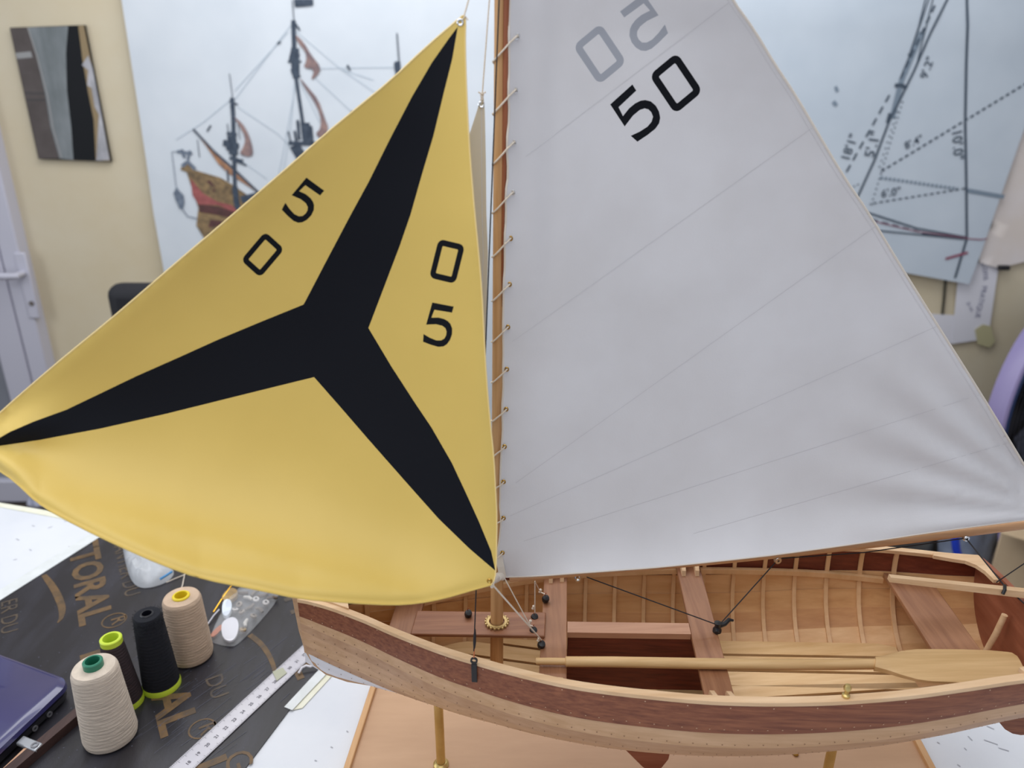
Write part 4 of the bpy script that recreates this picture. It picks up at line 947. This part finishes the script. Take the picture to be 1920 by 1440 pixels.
# rudder, tiller
rp = [(.5455, .262), (.562, .262), (.575, .20), (.592, .17), (.6, .12), (.59, .092), (.57, .084), (.555, .088), (.5455, .10)]
rpx = [(1862, 1338), (1872, 1352), (1882, 1364), (1896, 1372), (1912, 1375), (1945, 1372), (1970, 1350), (1975, 1300), (1965, 1200), (1960, 1130), (1940, 1125)]
rloc = [loc(atQ(u, v, 0.0)) for u, v in rpx]
pmin = .529
MB().prism([W(max(p, pmin) if z > .2 else p, -.0025, z) for p, q, z in rloc] + [W(pmin, -.0025, .262), W(pmin, -.0025, .165)], eQ*.005).build('rudder', M_mah, boat, KB)
ta = atQ(1667, 1084, 0.002); te = atQ(1990, 1120, 0.002)
MB().sweep([ta + (te - ta)*i/10 for i in range(11)], lambda i: [(-.0028 - .0006*i/10, -.0028 - .0012*i/10), (.0028 + .0006*i/10, -.0028 - .0012*i/10), (.0028 + .0006*i/10, .0028 + .0012*i/10), (-.0028 - .0006*i/10, .0028 + .0012*i/10)]).build('tiller', M_gun, boat, KB)
k0 = atQ(1848, 1222, 0.012); k1 = atQ(1884, 1153, 0.012)
MB().tube([k0, k0*.5 + k1*.5 + eP*.001, k1], [.0028, .0032, .0030], 10).build('stern_knee', M_gun, boat, KB, smooth=True)
# mast
mt = atY(937, 0, .66); mtop = BO + (mt - BO - Vector((0, 0, .167)))*((1.12 - .167)/(mt.z - .167)) + Vector((0, 0, .167))
mbot = W(0, 0, .128)
def mast_at(z): t = (z - .167)/(1.12 - .167); return Vector((BO.x + (mtop.x - BO.x)*t, BO.y + (mtop.y - BO.y)*t, z))
def mast_r(z): return lerp(z, [.12, .3, .8, 1.12], [.0074, .0062, .0042, .0034])
zz = [.128 + (1.12 - .128)*i/40 for i in range(41)]
mast = MB().tube([mast_at(z) for z in zz], [mast_r(z) for z in zz], 20).build('mast', M_spar, boat, KB, smooth=True)
# brass toothed ring round the mast
c0 = mast_at(ZT + .0048); b = MB().lathe([(.0082, 0), (.0112, 0), (.0112, .002), (.0082, .002)], c0, (0, 0, 1), 36, True)
for i in range(18):
    a = i*2*math.pi/18; d = Vector((math.cos(a), math.sin(a), 0)); b.box(c0 + d*.0117 + Vector((0, 0, .001)), (.0022, .0018, .002), Matrix.Rotation(a, 3, 'Z'))
b.build('mast_ring', mat('dull_brass_ring', (208, 180, 122), 0.5, metal=0.35), mast, KB)
# gunter yard alongside the mast
ya = atY(942.5, 574, .6575); yb = atY(950, 0, .6575); yc = yb + (yb - ya)*0.55
MB().tube([ya + (yc - ya)*i/12 for i in range(13)], [.0016] + [.0025]*11 + [.002], 12).build('yard', M_yard, boat, KB, smooth=True)

# ------------------------------------------------------------------ sails
ZERO_O = []; 
def rrect(x0, y0, x1, y1, r, n=5):
    out = []
    for cx_, cy_, a0 in ((x1 - r[0], y0 + r[1], -90), (x1 - r[0], y1 - r[1], 0), (x0 + r[0], y1 - r[1], 90), (x0 + r[0], y0 + r[1], 180)):
        for i in range(n + 1):
            t = R(a0 + 90*i/n); out.append((cx_ + r[0]*math.cos(t), cy_ + r[1]*math.sin(t)))
    return out
ZERO = (rrect(0.02, 0.02, 0.98, 0.98, (.2, .15)), [rrect(.215, .165, .785, .835, (.03, .025), 2)])
_f = [(595, 940), (795, 760), (830, 815), (670, 965), (710, 1045), (765, 975), (820, 930), (870, 906), (910, 900), (960, 912), (1005, 950), (1035, 1005), (1045, 1060), (1035, 1110), (1000, 1160), (930, 1215), (840, 1275), (780, 1222), (860, 1185), (930, 1140), (968, 1095), (980, 1050), (965, 1010), (940, 985), (905, 975), (860, 990), (800, 1040), (725, 1138)]
def _inv(pt, o=(595, 940), X=(260, -215), Y=(245, 365)):
    dx, dy = pt[0]-o[0], pt[1]-o[1]; det = X[0]*Y[1] - X[1]*Y[0]; return ((dx*Y[1] - dy*Y[0])/det, (X[0]*dy - X[1]*dx)/det)
FIVE = ([_inv(p) for p in _f], [])
def place(sh, o, X, Y): g = lambda p: (o[0] + p[0]*X[0] + p[1]*Y[0], o[1] + p[0]*X[1] + p[1]*Y[1]); return ([g(p) for p in sh[0]], [[g(p) for p in h] for h in sh[1]])
# --- mainsail
leech = [(985, -640), (1140, -395), (1260, -195), (1374, 0), (1415, 56), (1450, 115), (1491, 176), (1527, 237), (1583, 332), (1629, 398), (1695, 508), (1757, 607), (1838, 735), (1900, 836), (1950, 920), (1978, 968)]
foot = [(951, 1083), (1010, 1081), (1076, 1076), (1150, 1071), (1232, 1065), (1330, 1055), (1441, 1043), (1597, 1022), (1753, 998), (1920, 976), (1978, 968)]
luff = [(951, 1083), (942, 1082), (936, 1055), (933, 1036), (937, 1010), (940, 976), (937, 950), (938, 936), (938, 904), (939, 866), (941, 835), (943, 800), (941, 767), (944, 730), (943, 692), (944, 660), (943, 613), (944, 575), (944, 533), (947, 500), (946, 447), (949, 410), (948, 361), (953, 330), (950, 267), (955, 220), (953, 169), (955, 130), (954, 68), (955, 20), (957, -40), (985, -640)]
m_out = leech + foot[::-1][1:] + luff[1:-1]
fx = [p[0] for p in foot]; fy = [p[1] for p in foot]; ly = [p[1] for p in leech]; lx = [p[0] for p in leech]
def mY(u, v):
    fv = lerp(u, fx, fy); d = max(fv - v, 0.0); lu = lerp(v, ly, lx); a = min(max((u - 945)/max(lu - 945, 30), 0), 1)
    y = .6525 + .049*max(u - 950, 0)/1025
    hgt = min(max((v + 640)/700, 0), 1)
    y += .040*math.sin(math.pi*a**0.85)*(1 - math.exp(-d/170.0))*hgt
    y -= .020*math.exp(-d/62.0)*min(1, max(0, (u - 960)/120))*(1 - 0.4*a)      # turned-up foot
    r_ = math.hypot(u - 1990, v - 962) + 1; th = math.atan2(962 - v, 1990 - u)
    y += .0030*math.exp(-((r_ - 230)/190.0)**2)*math.sin(th*24 + 0.6)                     # folds towards the clew
    y += .0010*noise.noise(Vector((u*.008, v*.004, 2)))
    for gv in LG: y += -.0016*math.exp(-((v - gv)/16.0)**2 - (max(u - 945, 0)/26.0)**2)   # pulled in at each eyelet
    y += .0011*math.exp(-((u - 1010)/55.0)**2)*math.sin(u*.085 + .004*v)*min(1, max(0, (900 - v)/400))
    y += .0030*noise.noise(Vector((u*.0075, v*.0022, 5)))*min(1, max(0, (u - 960)/80))
    return y
LG = [68, 169, 267, 361, 447, 533, 613, 692, 767, 837, 903, 971, 1036]
grom = [(969, 68), (966, 169), (963, 267), (961, 361), (957, 447), (955, 533), (952, 613), (950, 692), (949, 767), (946, 837), (944, 903), (944, 971), (942, 1036), (944, 1078)]
mfn = lambda u, v: atY(u, v, mY(u, v))
s48 = lambda x, y: (1020 + x/4.8, y/4.8)
X_, Y_ = (260/4.8, -215/4.8), (245/4.8, 365/4.8); nX = (-X_[0], -X_[1])
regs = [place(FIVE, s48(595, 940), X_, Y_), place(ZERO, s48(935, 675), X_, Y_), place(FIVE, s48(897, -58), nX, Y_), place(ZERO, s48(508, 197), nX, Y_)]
mparts = sheet(m_out, regs, mfn, 15, ['mainsail', 'sail_number', 'sail_number', 'painted_ghost_number', 'painted_ghost_number'], [M_sail, M_numb, M_numb, M_ghost, M_ghost], boat, KB, .0006, extra=[(u + dd*.3, v - dd) for dd in (5, 11, 18, 27, 38, 50, 63) for u, v in dens(foot, 8, False)])
main = mparts[0]; main['label'] = 'white mainsail with the black number 50'
mparts[1]['label'] = 'black digit five'; mparts[2]['label'] = 'black digit zero'; mparts[3]['label'] = 'grey mirrored digit five painted on the front as show-through'; mparts[4]['label'] = 'grey mirrored digit zero painted on the front as show-through'
front = lambda d: (lambda u, v: mfn(u, v) + Vector((0, -d, 0)))
for a, c in (((985, 293), (1368, 4)), ((960, 640), (1522, 240)), ((967, 905), (1640, 425)), ((956, 967), (1755, 612)), ((982, 1014), (1835, 740)), ((1300, 1000), (1890, 830))):
    n = 40; MB().strip([front(.0006)(a[0] + (c[0]-a[0])*i/n, a[1] + (c[1]-a[1])*i/n) for i in range(n + 1)], (0, -1, 0), .0005).build('seam', M_seam, main, KB, recalc=False)
lh = dens(chaikin(leech, 1, False), 10, False)
MB().tube([mfn(u - 1, v) for u, v in lh], .0011, 6).build('leech_hem', M_hem, main, KB, smooth=True)
MB().strip([front(.0006)(u - 11, v + 1) for u, v in lh[12:-8]], (0, -1, 0), .0005).build('hem_stitching', M_seam, main, KB, recalc=False)
MB().tube([mfn(u, v - 1) for u, v in dens(chaikin(luff, 1, False), 10, False)], .0009, 6).build('luff_rope', M_hem, main, KB, smooth=True)
MB().tube([mfn(u, v - 1) for u, v in dens(chaikin(foot, 1, False), 10, False)], .0008, 6).build('foot_hem', M_hem, main, KB, smooth=True)
def eyelet(P, m, parent, r=.0022):
    MB().lathe([(r, 0), (r*1.05, .0008), (r*.8, .0013), (r*.5, .0008), (r*.5, 0)], Vector(P) + Vector((0, -.0002, 0)), (0, -1, .15), 16, True).build('eyelet', m, parent, KB, smooth=True)
for i, (u, v) in enumerate(grom): eyelet(mfn(u, v), M_silver if i < 4 else M_brass, main, .0022 if i else .0025)
# lacing that spirals round the mast through every eyelet
path = []
for i, (u, v) in enumerate(grom[:-1]):
    G = mfn(u, v) + Vector((0, -.0016, 0)); dz = .030 - .0012*i
    e = mast_at(G.z); r_ = mast_r(G.z) + .0009
    path += [G + Vector((.0008, .0012, .0004)), G]
    dz = .0185 - .0004*i; xl_ = e.x - r_
    lu_ = lerp(-v, [-q[1] for q in luff], [q[0] for q in luff]); path.append(mfn(lu_ + 1.5, v + (u - lu_)*.85) + Vector((0, -.0016, 0)))
    for ang in (-92, -115, -135, -155, -178):
        X0 = e.x + r_*math.cos(R(ang)); z = G.z - dz*(G.x - X0)/(G.x - xl_); c = mast_at(z); path.append(Vector((c.x + r_*math.cos(R(ang)), c.y + (r_ + (.0006 if ang > -140 else 0))*math.sin(R(ang)), z)))
    for ang in (150, 115, 80, 45):
        z = G.z - dz*(1.0 + .25*(180 - ang)/135); c = mast_at(z); path.append(Vector((c.x + r_*math.cos(R(ang)), c.y + r_*math.sin(R(ang)), z)))
    if i + 1 < len(grom): Gn = mfn(*grom[i + 1]); path.append(Gn + Vector((-.001, .003, .004)))
MB().tube(path, .00075, 6).build('lacing', M_cord, main, KB, smooth=True)
# tack lashing at the foot of the luff
MB().sweep([atY(935, 1040, .652), atY(939, 1062, .650), atY(943, 1083, .650)], [(-.0035, -.0008), (.0035, -.0008), (.0035, .0008), (-.0035, .0008)], up=(0, -1, 0)).build('tack_strap', M_hem, main, KB)
# --- boom under the foot of the mainsail
bm0 = atY(955, 1084, .660); bm1 = atY(1985, 971, .7045)
bp = [bm0 + (bm1 - bm0)*i/20 + Vector((0, .003, -.0058 + .0042*(1 - i/20))) + Vector((0, 0, -.004*math.sin(math.pi*i/20))) for i in range(21)]
boom = MB().tube(bp, [.0045 + .0010*math.sin(math.pi*i/20) for i in range(21)], 16).build('boom', M_boom, boat, KB, smooth=True)
# --- jib (mostly hidden behind the yellow sail)
jout = [(903, 180), (907, 184), (909, 208), (911, 300), (912, 400), (915, 477), (913, 547), (909, 658), (907, 800), (903, 960), (896, 985), (780, 1030), (640, 1085), (590, 1100), (640, 950), (730, 690), (820, 430), (884, 240)]
jfn = lambda u, v: atY(u, v, .658 + .004*math.sin((u - 600)/320*math.pi))
jib = sheet(jout, [], jfn, 26, ['jib'], [M_jib], boat, KB, .0006)[0]; jib['label'] = 'small cream jib behind the yellow sail'
MB().strip([jfn(u, v) + Vector((0, -.0006, 0)) for u, v in [(903, 205), (903, 300), (904, 400), (906, 480), (903, 560)]], (0, -1, 0), .0005).build('hem_stitching', M_seam, jib, KB, recalc=False)
eyelet(jfn(902.5, 196), M_silver, jib, .0026)
jh = jfn(904, 180); MB().tube([jh, mast_at(.80) + Vector((-.0065, -.002, .02))], .0006, 6).build('jib_halyard', M_cord, boat, KB, smooth=True)
b = MB()
for d in (-1, 1): b.tube([jh + Vector((0, -.001, -.003)), jh + Vector((.0012*d, -.001, .001)), jh + Vector((-.003*d, -.001, .003))], .0006, 6)
b.build('halyard_knot', M_cord, jib, KB, smooth=True)
# --- yellow headsail
sp_left = [(858.8, 37), (799, 88), (731.5, 152), (664, 207), (609.6, 252), (555, 301), (487.7, 359), (420, 417), (335, 489), (253, 560), (206, 600), (125, 666), (62.5, 719), (0, 774), (-40, 812), (-52, 832), (-40, 853)]
sp_foot = [(-40, 853), (0, 883), (26, 900), (75, 947), (150, 988), (225, 1024), (300, 1057), (375, 1084), (487, 1106), (560, 1122), (656, 1130), (735, 1134), (783, 1131), (831, 1122), (879, 1108), (921, 1096)]
sp_right = [(921, 1096), (928, 1085), (930, 1060), (930.6, 1044), (931.6, 967), (929, 920), (926, 859), (918, 783), (911.6, 706), (907.5, 630), (903.5, 546), (896.7, 468), (890, 400), (883, 317), (879, 260), (875, 182), (871.8, 84), (873, 34), (869, 28), (858.8, 37)]
sp_out = sp_left[:-1] + sp_foot[:-1] + sp_right[:-1]
ffx = [p[0] for p in sp_foot]; ffy = [p[1] for p in sp_foot]
A_, B_2, C_2 = (865, 34), (-48, 832), (922, 1092)
def bary(u, v):
    d = (B_2[1]-C_2[1])*(A_[0]-C_2[0]) + (C_2[0]-B_2[0])*(A_[1]-C_2[1])
    a = ((B_2[1]-C_2[1])*(u-C_2[0]) + (C_2[0]-B_2[0])*(v-C_2[1]))/d
    b = ((C_2[1]-A_[1])*(u-C_2[0]) + (A_[0]-C_2[0])*(v-C_2[1]))/d
    return a, b, 1 - a - b
def sY(u, v):
    a, b, c = bary(u, v)
    y = .642*a + .556*b + .560*c
    y += .030*27*max(a, -.06)*max(b, 0)*max(c, 0)
    fv = lerp(u, ffx, ffy); d = max(fv - v, 0.0)
    y -= .042*math.exp(-d/95.0)*(4*max(b + .06, 0)*max(c + .03, 0))**.6
    y += .0055*math.exp(-(d/12.0)**2)*(4*max(b, 0)*max(c, 0))**.5            # hem rolling under
    r_ = math.hypot(u + 48, v - 832) + 1; th = math.atan2(v - 832, u + 48)
    y += .0042*math.exp(-((r_ - 95)/80.0)**2)*math.sin(th*7.5 + .9)
    y += .0016*noise.noise(Vector((u*.006, v*.006, 9)))
    return y
sfn2 = lambda u, v: atY(u, v, sY(u, v))
star = [(858.5, 50), (848, 111), (831.7, 176), (812.7, 255), (791, 328), (770, 402), (750, 460), (715, 552), (691, 615), (734, 687), (780, 758), (809, 801), (847.5, 868), (876, 929), (899, 980), (921, 1034), (928.5, 1070), (905, 1050), (879.5, 1028), (822, 972), (758, 900), (691, 824), (640, 765), (589, 707), (469, 736.6), (312.5, 775.6), (187.5, 803.8), (78, 824), (0, 836), (-36, 839), (0, 821), (19, 810), (62.5, 791), (125, 768), (175, 744), (256, 705), (337.5, 669), (406, 638), (487.5, 604), (569, 571), (572, 566), (610, 493), (658, 402), (691, 341.5), (731.5, 260), (772, 182), (810, 117), (842.5, 71)]
regs = [(star, []), place(FIVE, (574.4, 332.8), (40.6, 33.0), (-50.9, 61.8)), place(ZERO, (497.2, 432), (37.9, 34.4), (-47.4, 56)), place(ZERO, (822.2, 446), (51.5, 12.2), (-19, 75.8)), place(FIVE, (810.8, 567.1), (50, 12.2), (-20.9, 77.2))]
sparts = sheet(sp_out, regs, sfn2, 13, ['yellow_headsail', 'star_emblem', 'sail_number', 'sail_number', 'sail_number', 'sail_number'], [M_yel, M_navy, M_numb, M_numb, M_numb, M_numb], boat, KB, .0006, extra=[(u, v - dd) for dd in (4.5, 9, 14, 20, 27, 36, 46) for u, v in dens(sp_foot, 7, False)])
spin = sparts[0]; spin['label'] = 'yellow headsail with a black three pointed star and the numbers 50'
for o, l in zip(sparts[1:], ('black three pointed star', 'black digit five near the upper edge', 'black digit zero near the upper edge', 'black digit zero near the mast', 'black digit five near the mast')): o['label'] = l
MB().tube([sfn2(u, v) for u, v in dens(chaikin(sp_left, 1, False), 10, False)], .0008, 6).build('luff_hem', M_yhem, spin, KB, smooth=True)
MB().tube([sfn2(u, v) for u, v in dens(chaikin(sp_foot, 1, False), 10, False)], .0008, 6).build('foot_hem', M_yel, spin, KB, smooth=True)
MB().tube([sfn2(u, v) for u, v in dens(chaikin(sp_right, 1, False), 10, False)], .0007, 6).build('leech_hem', M_yhem, spin, KB, smooth=True)
eyelet(sfn2(863, 42), M_silver, spin, .0026); eyelet(sfn2(918, 1089), M_brass, spin, .0024); eyelet(sfn2(-36, 832), M_brass, spin, .0024)
hd_ = sfn2(870, 30); MB().tube([hd_, mast_at(.86) + Vector((-.006, -.002, 0))], .0007, 6).build('headsail_halyard', M_cord, boat, KB, smooth=True)
b = MB(); b.tube([hd_ + Vector((-.002, -.001, -.004)), hd_ + Vector((.001, -.001, .0)), hd_ + Vector((.003, -.001, -.003))], .0006, 6); b.build('halyard_knot', M_cord, spin, KB, smooth=True)

# ------------------------------------------------------------------ rigging and fittings
zt1 = ZT + .0048
def bullseye(u, v, z, parent=boat):
    c = atZ(u, v, z); o = MB().lathe([(.0008, -.0042), (.0034, -.0036), (.0041, -.001), (.0041, .001), (.0034, .0036), (.0008, .0042)], c, (.15, -.5, 1), 16).build('bullseye', M_black, parent, KB, smooth=True)
    MB().tube([c + Vector((0, 0, .003)), c + Vector((-.0006, 0, .0062)), c + Vector((.0006, 0, .008))], .0005, 6).build('copper_loop', M_copper, o, KB, smooth=True); return c
e1 = bullseye(1023, 1123, .219); e2 = bullseye(1002, 1158, .217); e3 = bullseye(1000, 1183, .217); e4 = bullseye(1015, 1209, .217); e5 = bullseye(878, 1151, .219)
def cord(name, pts, r, m, knots=True):
    o = MB().tube(pts, r, 6).build(name, m, boat, KB, smooth=True); return o
up_ = Vector((0, 0, .006))
clew = sfn2(918, 1090)
cord('headsail_sheet', [clew, e4 + up_], .00075, M_cord); cord('tack_line', [mfn(945, 1082), atZ(993, 1172, .224), e3 + up_], .0007, M_cord)
tpt = atY(1003, 1090, .672); cord('jib_sheet', [e2 + up_, atZ(1003, 1147, .226), tpt], .0006, M_cord); cord('jib_sheet', [tpt, atZ(1013, 1110, .226), e1 + up_], .0006, M_cord)
for u, v, z in ((1013, 1108, .226), (1000, 1139, .226), (994, 1166, .224), (1010, 1199, .224), (923, 1098, .318)):
    c = atZ(u, v, z); MB().lathe([(.0003, -.003), (.0015, -.0018), (.0012, 0), (.0016, .0018), (.0003, .003)], c, (.3, 0, 1), 10).build('knot', M_cord, boat, KB, smooth=True)
# white lashing between headsail corner and the mast
MB().tube([atY(922, 1090, .60), atY(930, 1085, .645), atY(938, 1079, .650), atY(944, 1084, .651)], [.003, .0042, .0046, .003], 10).build('lashing', M_hem, boat, KB, smooth=True)
# shroud and chainplate on the near side
cpp = atQ(890, 1262, 0); pq_ = None
def near_side(u, p_guess, s): return hull(p_guess, s, -1, TH*2.2)
pc = min([i/1000 for i in range(-80, 40)], key=lambda p: abs(((lambda Q: 960 + F*Q.x/(Q.y*cP - (Q.z - H)*sP))(hull(p, .06, -1))) - 891))
ctop = W(pc, -(lerp(pc, *tB) + .0042), lerp(pc, *tZ) + .004); cmid = W(pc, -(lerp(pc, *tB) + .0042), lerp(pc, *tZ) - .003); cbot = hull(pc, .125, -1, TH*3)
o = MB().sweep([ctop - Vector((0, 0, .003)), cmid, cbot], [(-.0027, -.0008), (.0027, -.0008), (.0027, .0008), (-.0027, .0008)], up=-eQ).build('chainplate', M_black, boat, KB); bevel(o, .0005)
MB().lathe([(.0035, -.0008), (.0035, .0008), (.002, .0008), (.002, -.0008)], ctop + Vector((0, 0, .001)), -eQ, 18, True).build('shackle_eye', M_black, o, KB, smooth=True)
sa = ctop + Vector((0, 0, .004)); sbt = mast_at(.86) + Vector((.0005, -.006, 0)); sbt = atY(936, 0, .653) ; sbt = sa + (sbt - sa)*1.35
MB().tube([sa + Vector((0, 0, .008)), sbt], .0006, 6).build('shroud', M_bcord, boat, KB, smooth=True)
dsh = (sbt - sa).normalized(); MB().tube([sa + dsh*.010, sa + dsh*.016, sa + dsh*.024, sa + dsh*.03], [.0008, .0014, .0013, .0006], 8).build('shroud_splice', M_bcord, boat, KB, smooth=True)
MB().tube([ctop + Vector((0, 0, .003)), ctop + Vector((0, -.0005, .006)), sa + dsh*.010], .0006, 6).build('copper_hook', M_copper, boat, KB, smooth=True)
# mainsheet with cleat and blocks
cl = lp(1345, 1178, ZT + .004); clp = W(cl[0], cl[1], ZT)
b = MB().lathe([(.0045, 0), (.0045, .003), (.003, .005), (.003, .009), (.0038, .011), (.0, .012)], clp, (0, 0, 1), 16); b.tube([clp + Vector((0, 0, .006)), clp + Vector((.008, .003, .007)), clp + Vector((.013, .006, .010)), clp + Vector((.0175, .006, .009))], [.0024, .0024, .0022, .0012], 8)
b.tube([clp + Vector((0, 0, .004)), clp + Vector((-.002, -.006, .003))], [.0028, .0022], 8); b.build('cleat', M_black, boat, KB, smooth=True)
blk = atY(1458, 1050, .680)
o = MB().lathe([(.0012, -.002), (.0036, -.002), (.0042, 0), (.0036, .002), (.0012, .002)], blk, (.2, -1, 0), 18, True).build('mainsheet_block', M_silver, boat, KB, smooth=True)
cord('mainsheet', [clp + Vector((-.002, 0, .009)), atY(1100, 1082, .664)], .0006, M_bcord); cord('mainsheet', [clp + Vector((.002, 0, .009)), blk], .0006, M_bcord)
eye2 = atY(1811, 1009, .695); MB().lathe([(.0012, -.002), (.003, -.002), (.0036, 0), (.003, .002), (.0012, .002)], eye2, (.2, -1, 0), 18, True).build('boom_eye', M_silver, boat, KB, smooth=True)
cord('mainsheet', [blk + Vector((.004, 0, .002)), atY(1620, 1036, .688), eye2], .0006, M_bcord)
tr0 = W(.541, .012, .262); cord('sheet_traveller', [eye2, atQ(1883, 1098, .02), W(.530, -.08, .252)], .0007, M_bcord); cord('sheet_traveller', [atQ(1868, 1092, .02), atQ(1960, 1030, .02)], .0006, M_bcord)
MB().tube([atQ(1884, 1098, .006), atQ(1884, 1106, -.002), atQ(1880, 1114, -.004)], .0016, 8).build('tiller_loop', M_black, boat, KB, smooth=True)
MB().lathe([(.0015, -.002), (.003, -.002), (.003, .002), (.0015, .002)], atY(1083, 1085, .668), (.2, -1, 0), 16, True).build('small_block', M_silver, boat, KB, smooth=True)
# rowlock on the near gunwale
pr_ = min([i/1000 for i in range(150, 450)], key=lambda p: abs(((lambda Q: 960 + F*Q.x/(Q.y*cP - (Q.z - H)*sP))(W(p, -(lerp(p, *tB) - .003), lerp(p, *tZ)))) - 1586))
rk = W(pr_, -(lerp(pr_, *tB) - .003), lerp(pr_, *tZ) + .002)
MB().lathe([(.0034, 0), (.0034, .002), (.0018, .003), (.0018, .006), (.003, .0075), (.0034, .010), (.0022, .0125), (.0, .013)], rk, (0, 0, 1), 16).build('rowlock', M_brassd, boat, KB, smooth=True)

# ------------------------------------------------------------------ oar lying across the thwarts
zo = ZT + .0058
def OP(u, v, up=0.0):
    L_ = lp(u, v, zo + up); return W(L_[0], L_[1], zo + up)
ob = OP(1300, 1243); oar = empty('oar', ob); tag(oar, 'pale wooden oar lying along the inside of the model boat', 'oar')
xs_o = [(1005, 1240, .0040), (1030, 1240, .0041), (1060, 1240.5, .0041), (1061, 1240.5, .0058), (1150, 1241, .0060), (1300, 1244, .0062), (1450, 1246, .0062), (1560, 1246, .0060), (1620, 1245, .0060), (1650, 1245, .0058)]
MB().tube([OP(u, v) for u, v, r_ in xs_o], [r_*.84 for u, v, r_ in xs_o], 16).build('shaft', M_oar, oar, ob, smooth=True)
up_e = [(1640, 1236), (1665, 1230), (1690, 1223), (1720, 1219), (1800, 1219), (1860, 1221), (1896, 1224), (1907, 1231)]
lo_e = [(1640, 1254), (1665, 1260), (1690, 1268), (1720, 1276), (1745, 1279), (1830, 1282), (1900, 1276), (1922, 1262)]
vs = []; fs = []
n = 24
for i in range(n + 1):
    t = i/n; ts = [j/7 for j in range(8)]
    a = OP(lerp(t, ts, [p[0] for p in up_e]), lerp(t, ts, [p[1] for p in up_e])); c = OP(lerp(t, ts, [p[0] for p in lo_e]), lerp(t, ts, [p[1] for p in lo_e]))
    th_ = .0052*(1 - t)**1.5 + .0018
    for j in range(7):
        f = j/6; w_ = math.sin(math.pi*min(max(f, .04), .96))**.5; vs.append(a + (c - a)*f + Vector((0, 0, th_*w_)))
    for j in range(7):
        f = 1 - j/6; w_ = math.sin(math.pi*min(max(f, .04), .96))**.5; vs.append(a + (c - a)*f - Vector((0, 0, th_*w_)))
m = 14
for i in range(n):
    for j in range(m): fs.append((i*m+j, i*m+(j+1) % m, (i+1)*m+(j+1) % m, (i+1)*m+j))
fs += [tuple(range(m - 1, -1, -1)), tuple(n*m + j for j in range(m))]
MB().add(vs, fs).build('blade', M_oar, oar, ob, smooth=True)

# ------------------------------------------------------------------ brass posts of the stand
def post(p):
    zt_ = lerp(p, *tK) + TILT*p - .006; c = Wf(p, 0, .0112)
    o = MB().lathe([(.0052, 0), (.0052, zt_ - .0112)], c, (0, 0, 1), 24).build('post', M_brassd, stand, sb_, smooth=True)
    MB().lathe([(.009, 0), (.009, .002), (.0068, .0045), (.0055, .005), (.0055, 0)], c, (0, 0, 1), 24, True).build('post_foot', M_brassd, o, sb_, smooth=True)
    return o
post(loc(atZ(826, 1440, .0112))[0]); post(loc(atQ(1559, 1410, 0))[0])
c = atZ(1492, 1412, .013); MB().lathe([(.0032, 0), (.0036, .001), (.0026, .0035), (.0, .004)], Vector((c.x, c.y, .0112)), (0, 0, 1), 16).build('brass_screw', M_brass, stand, sb_, smooth=True)
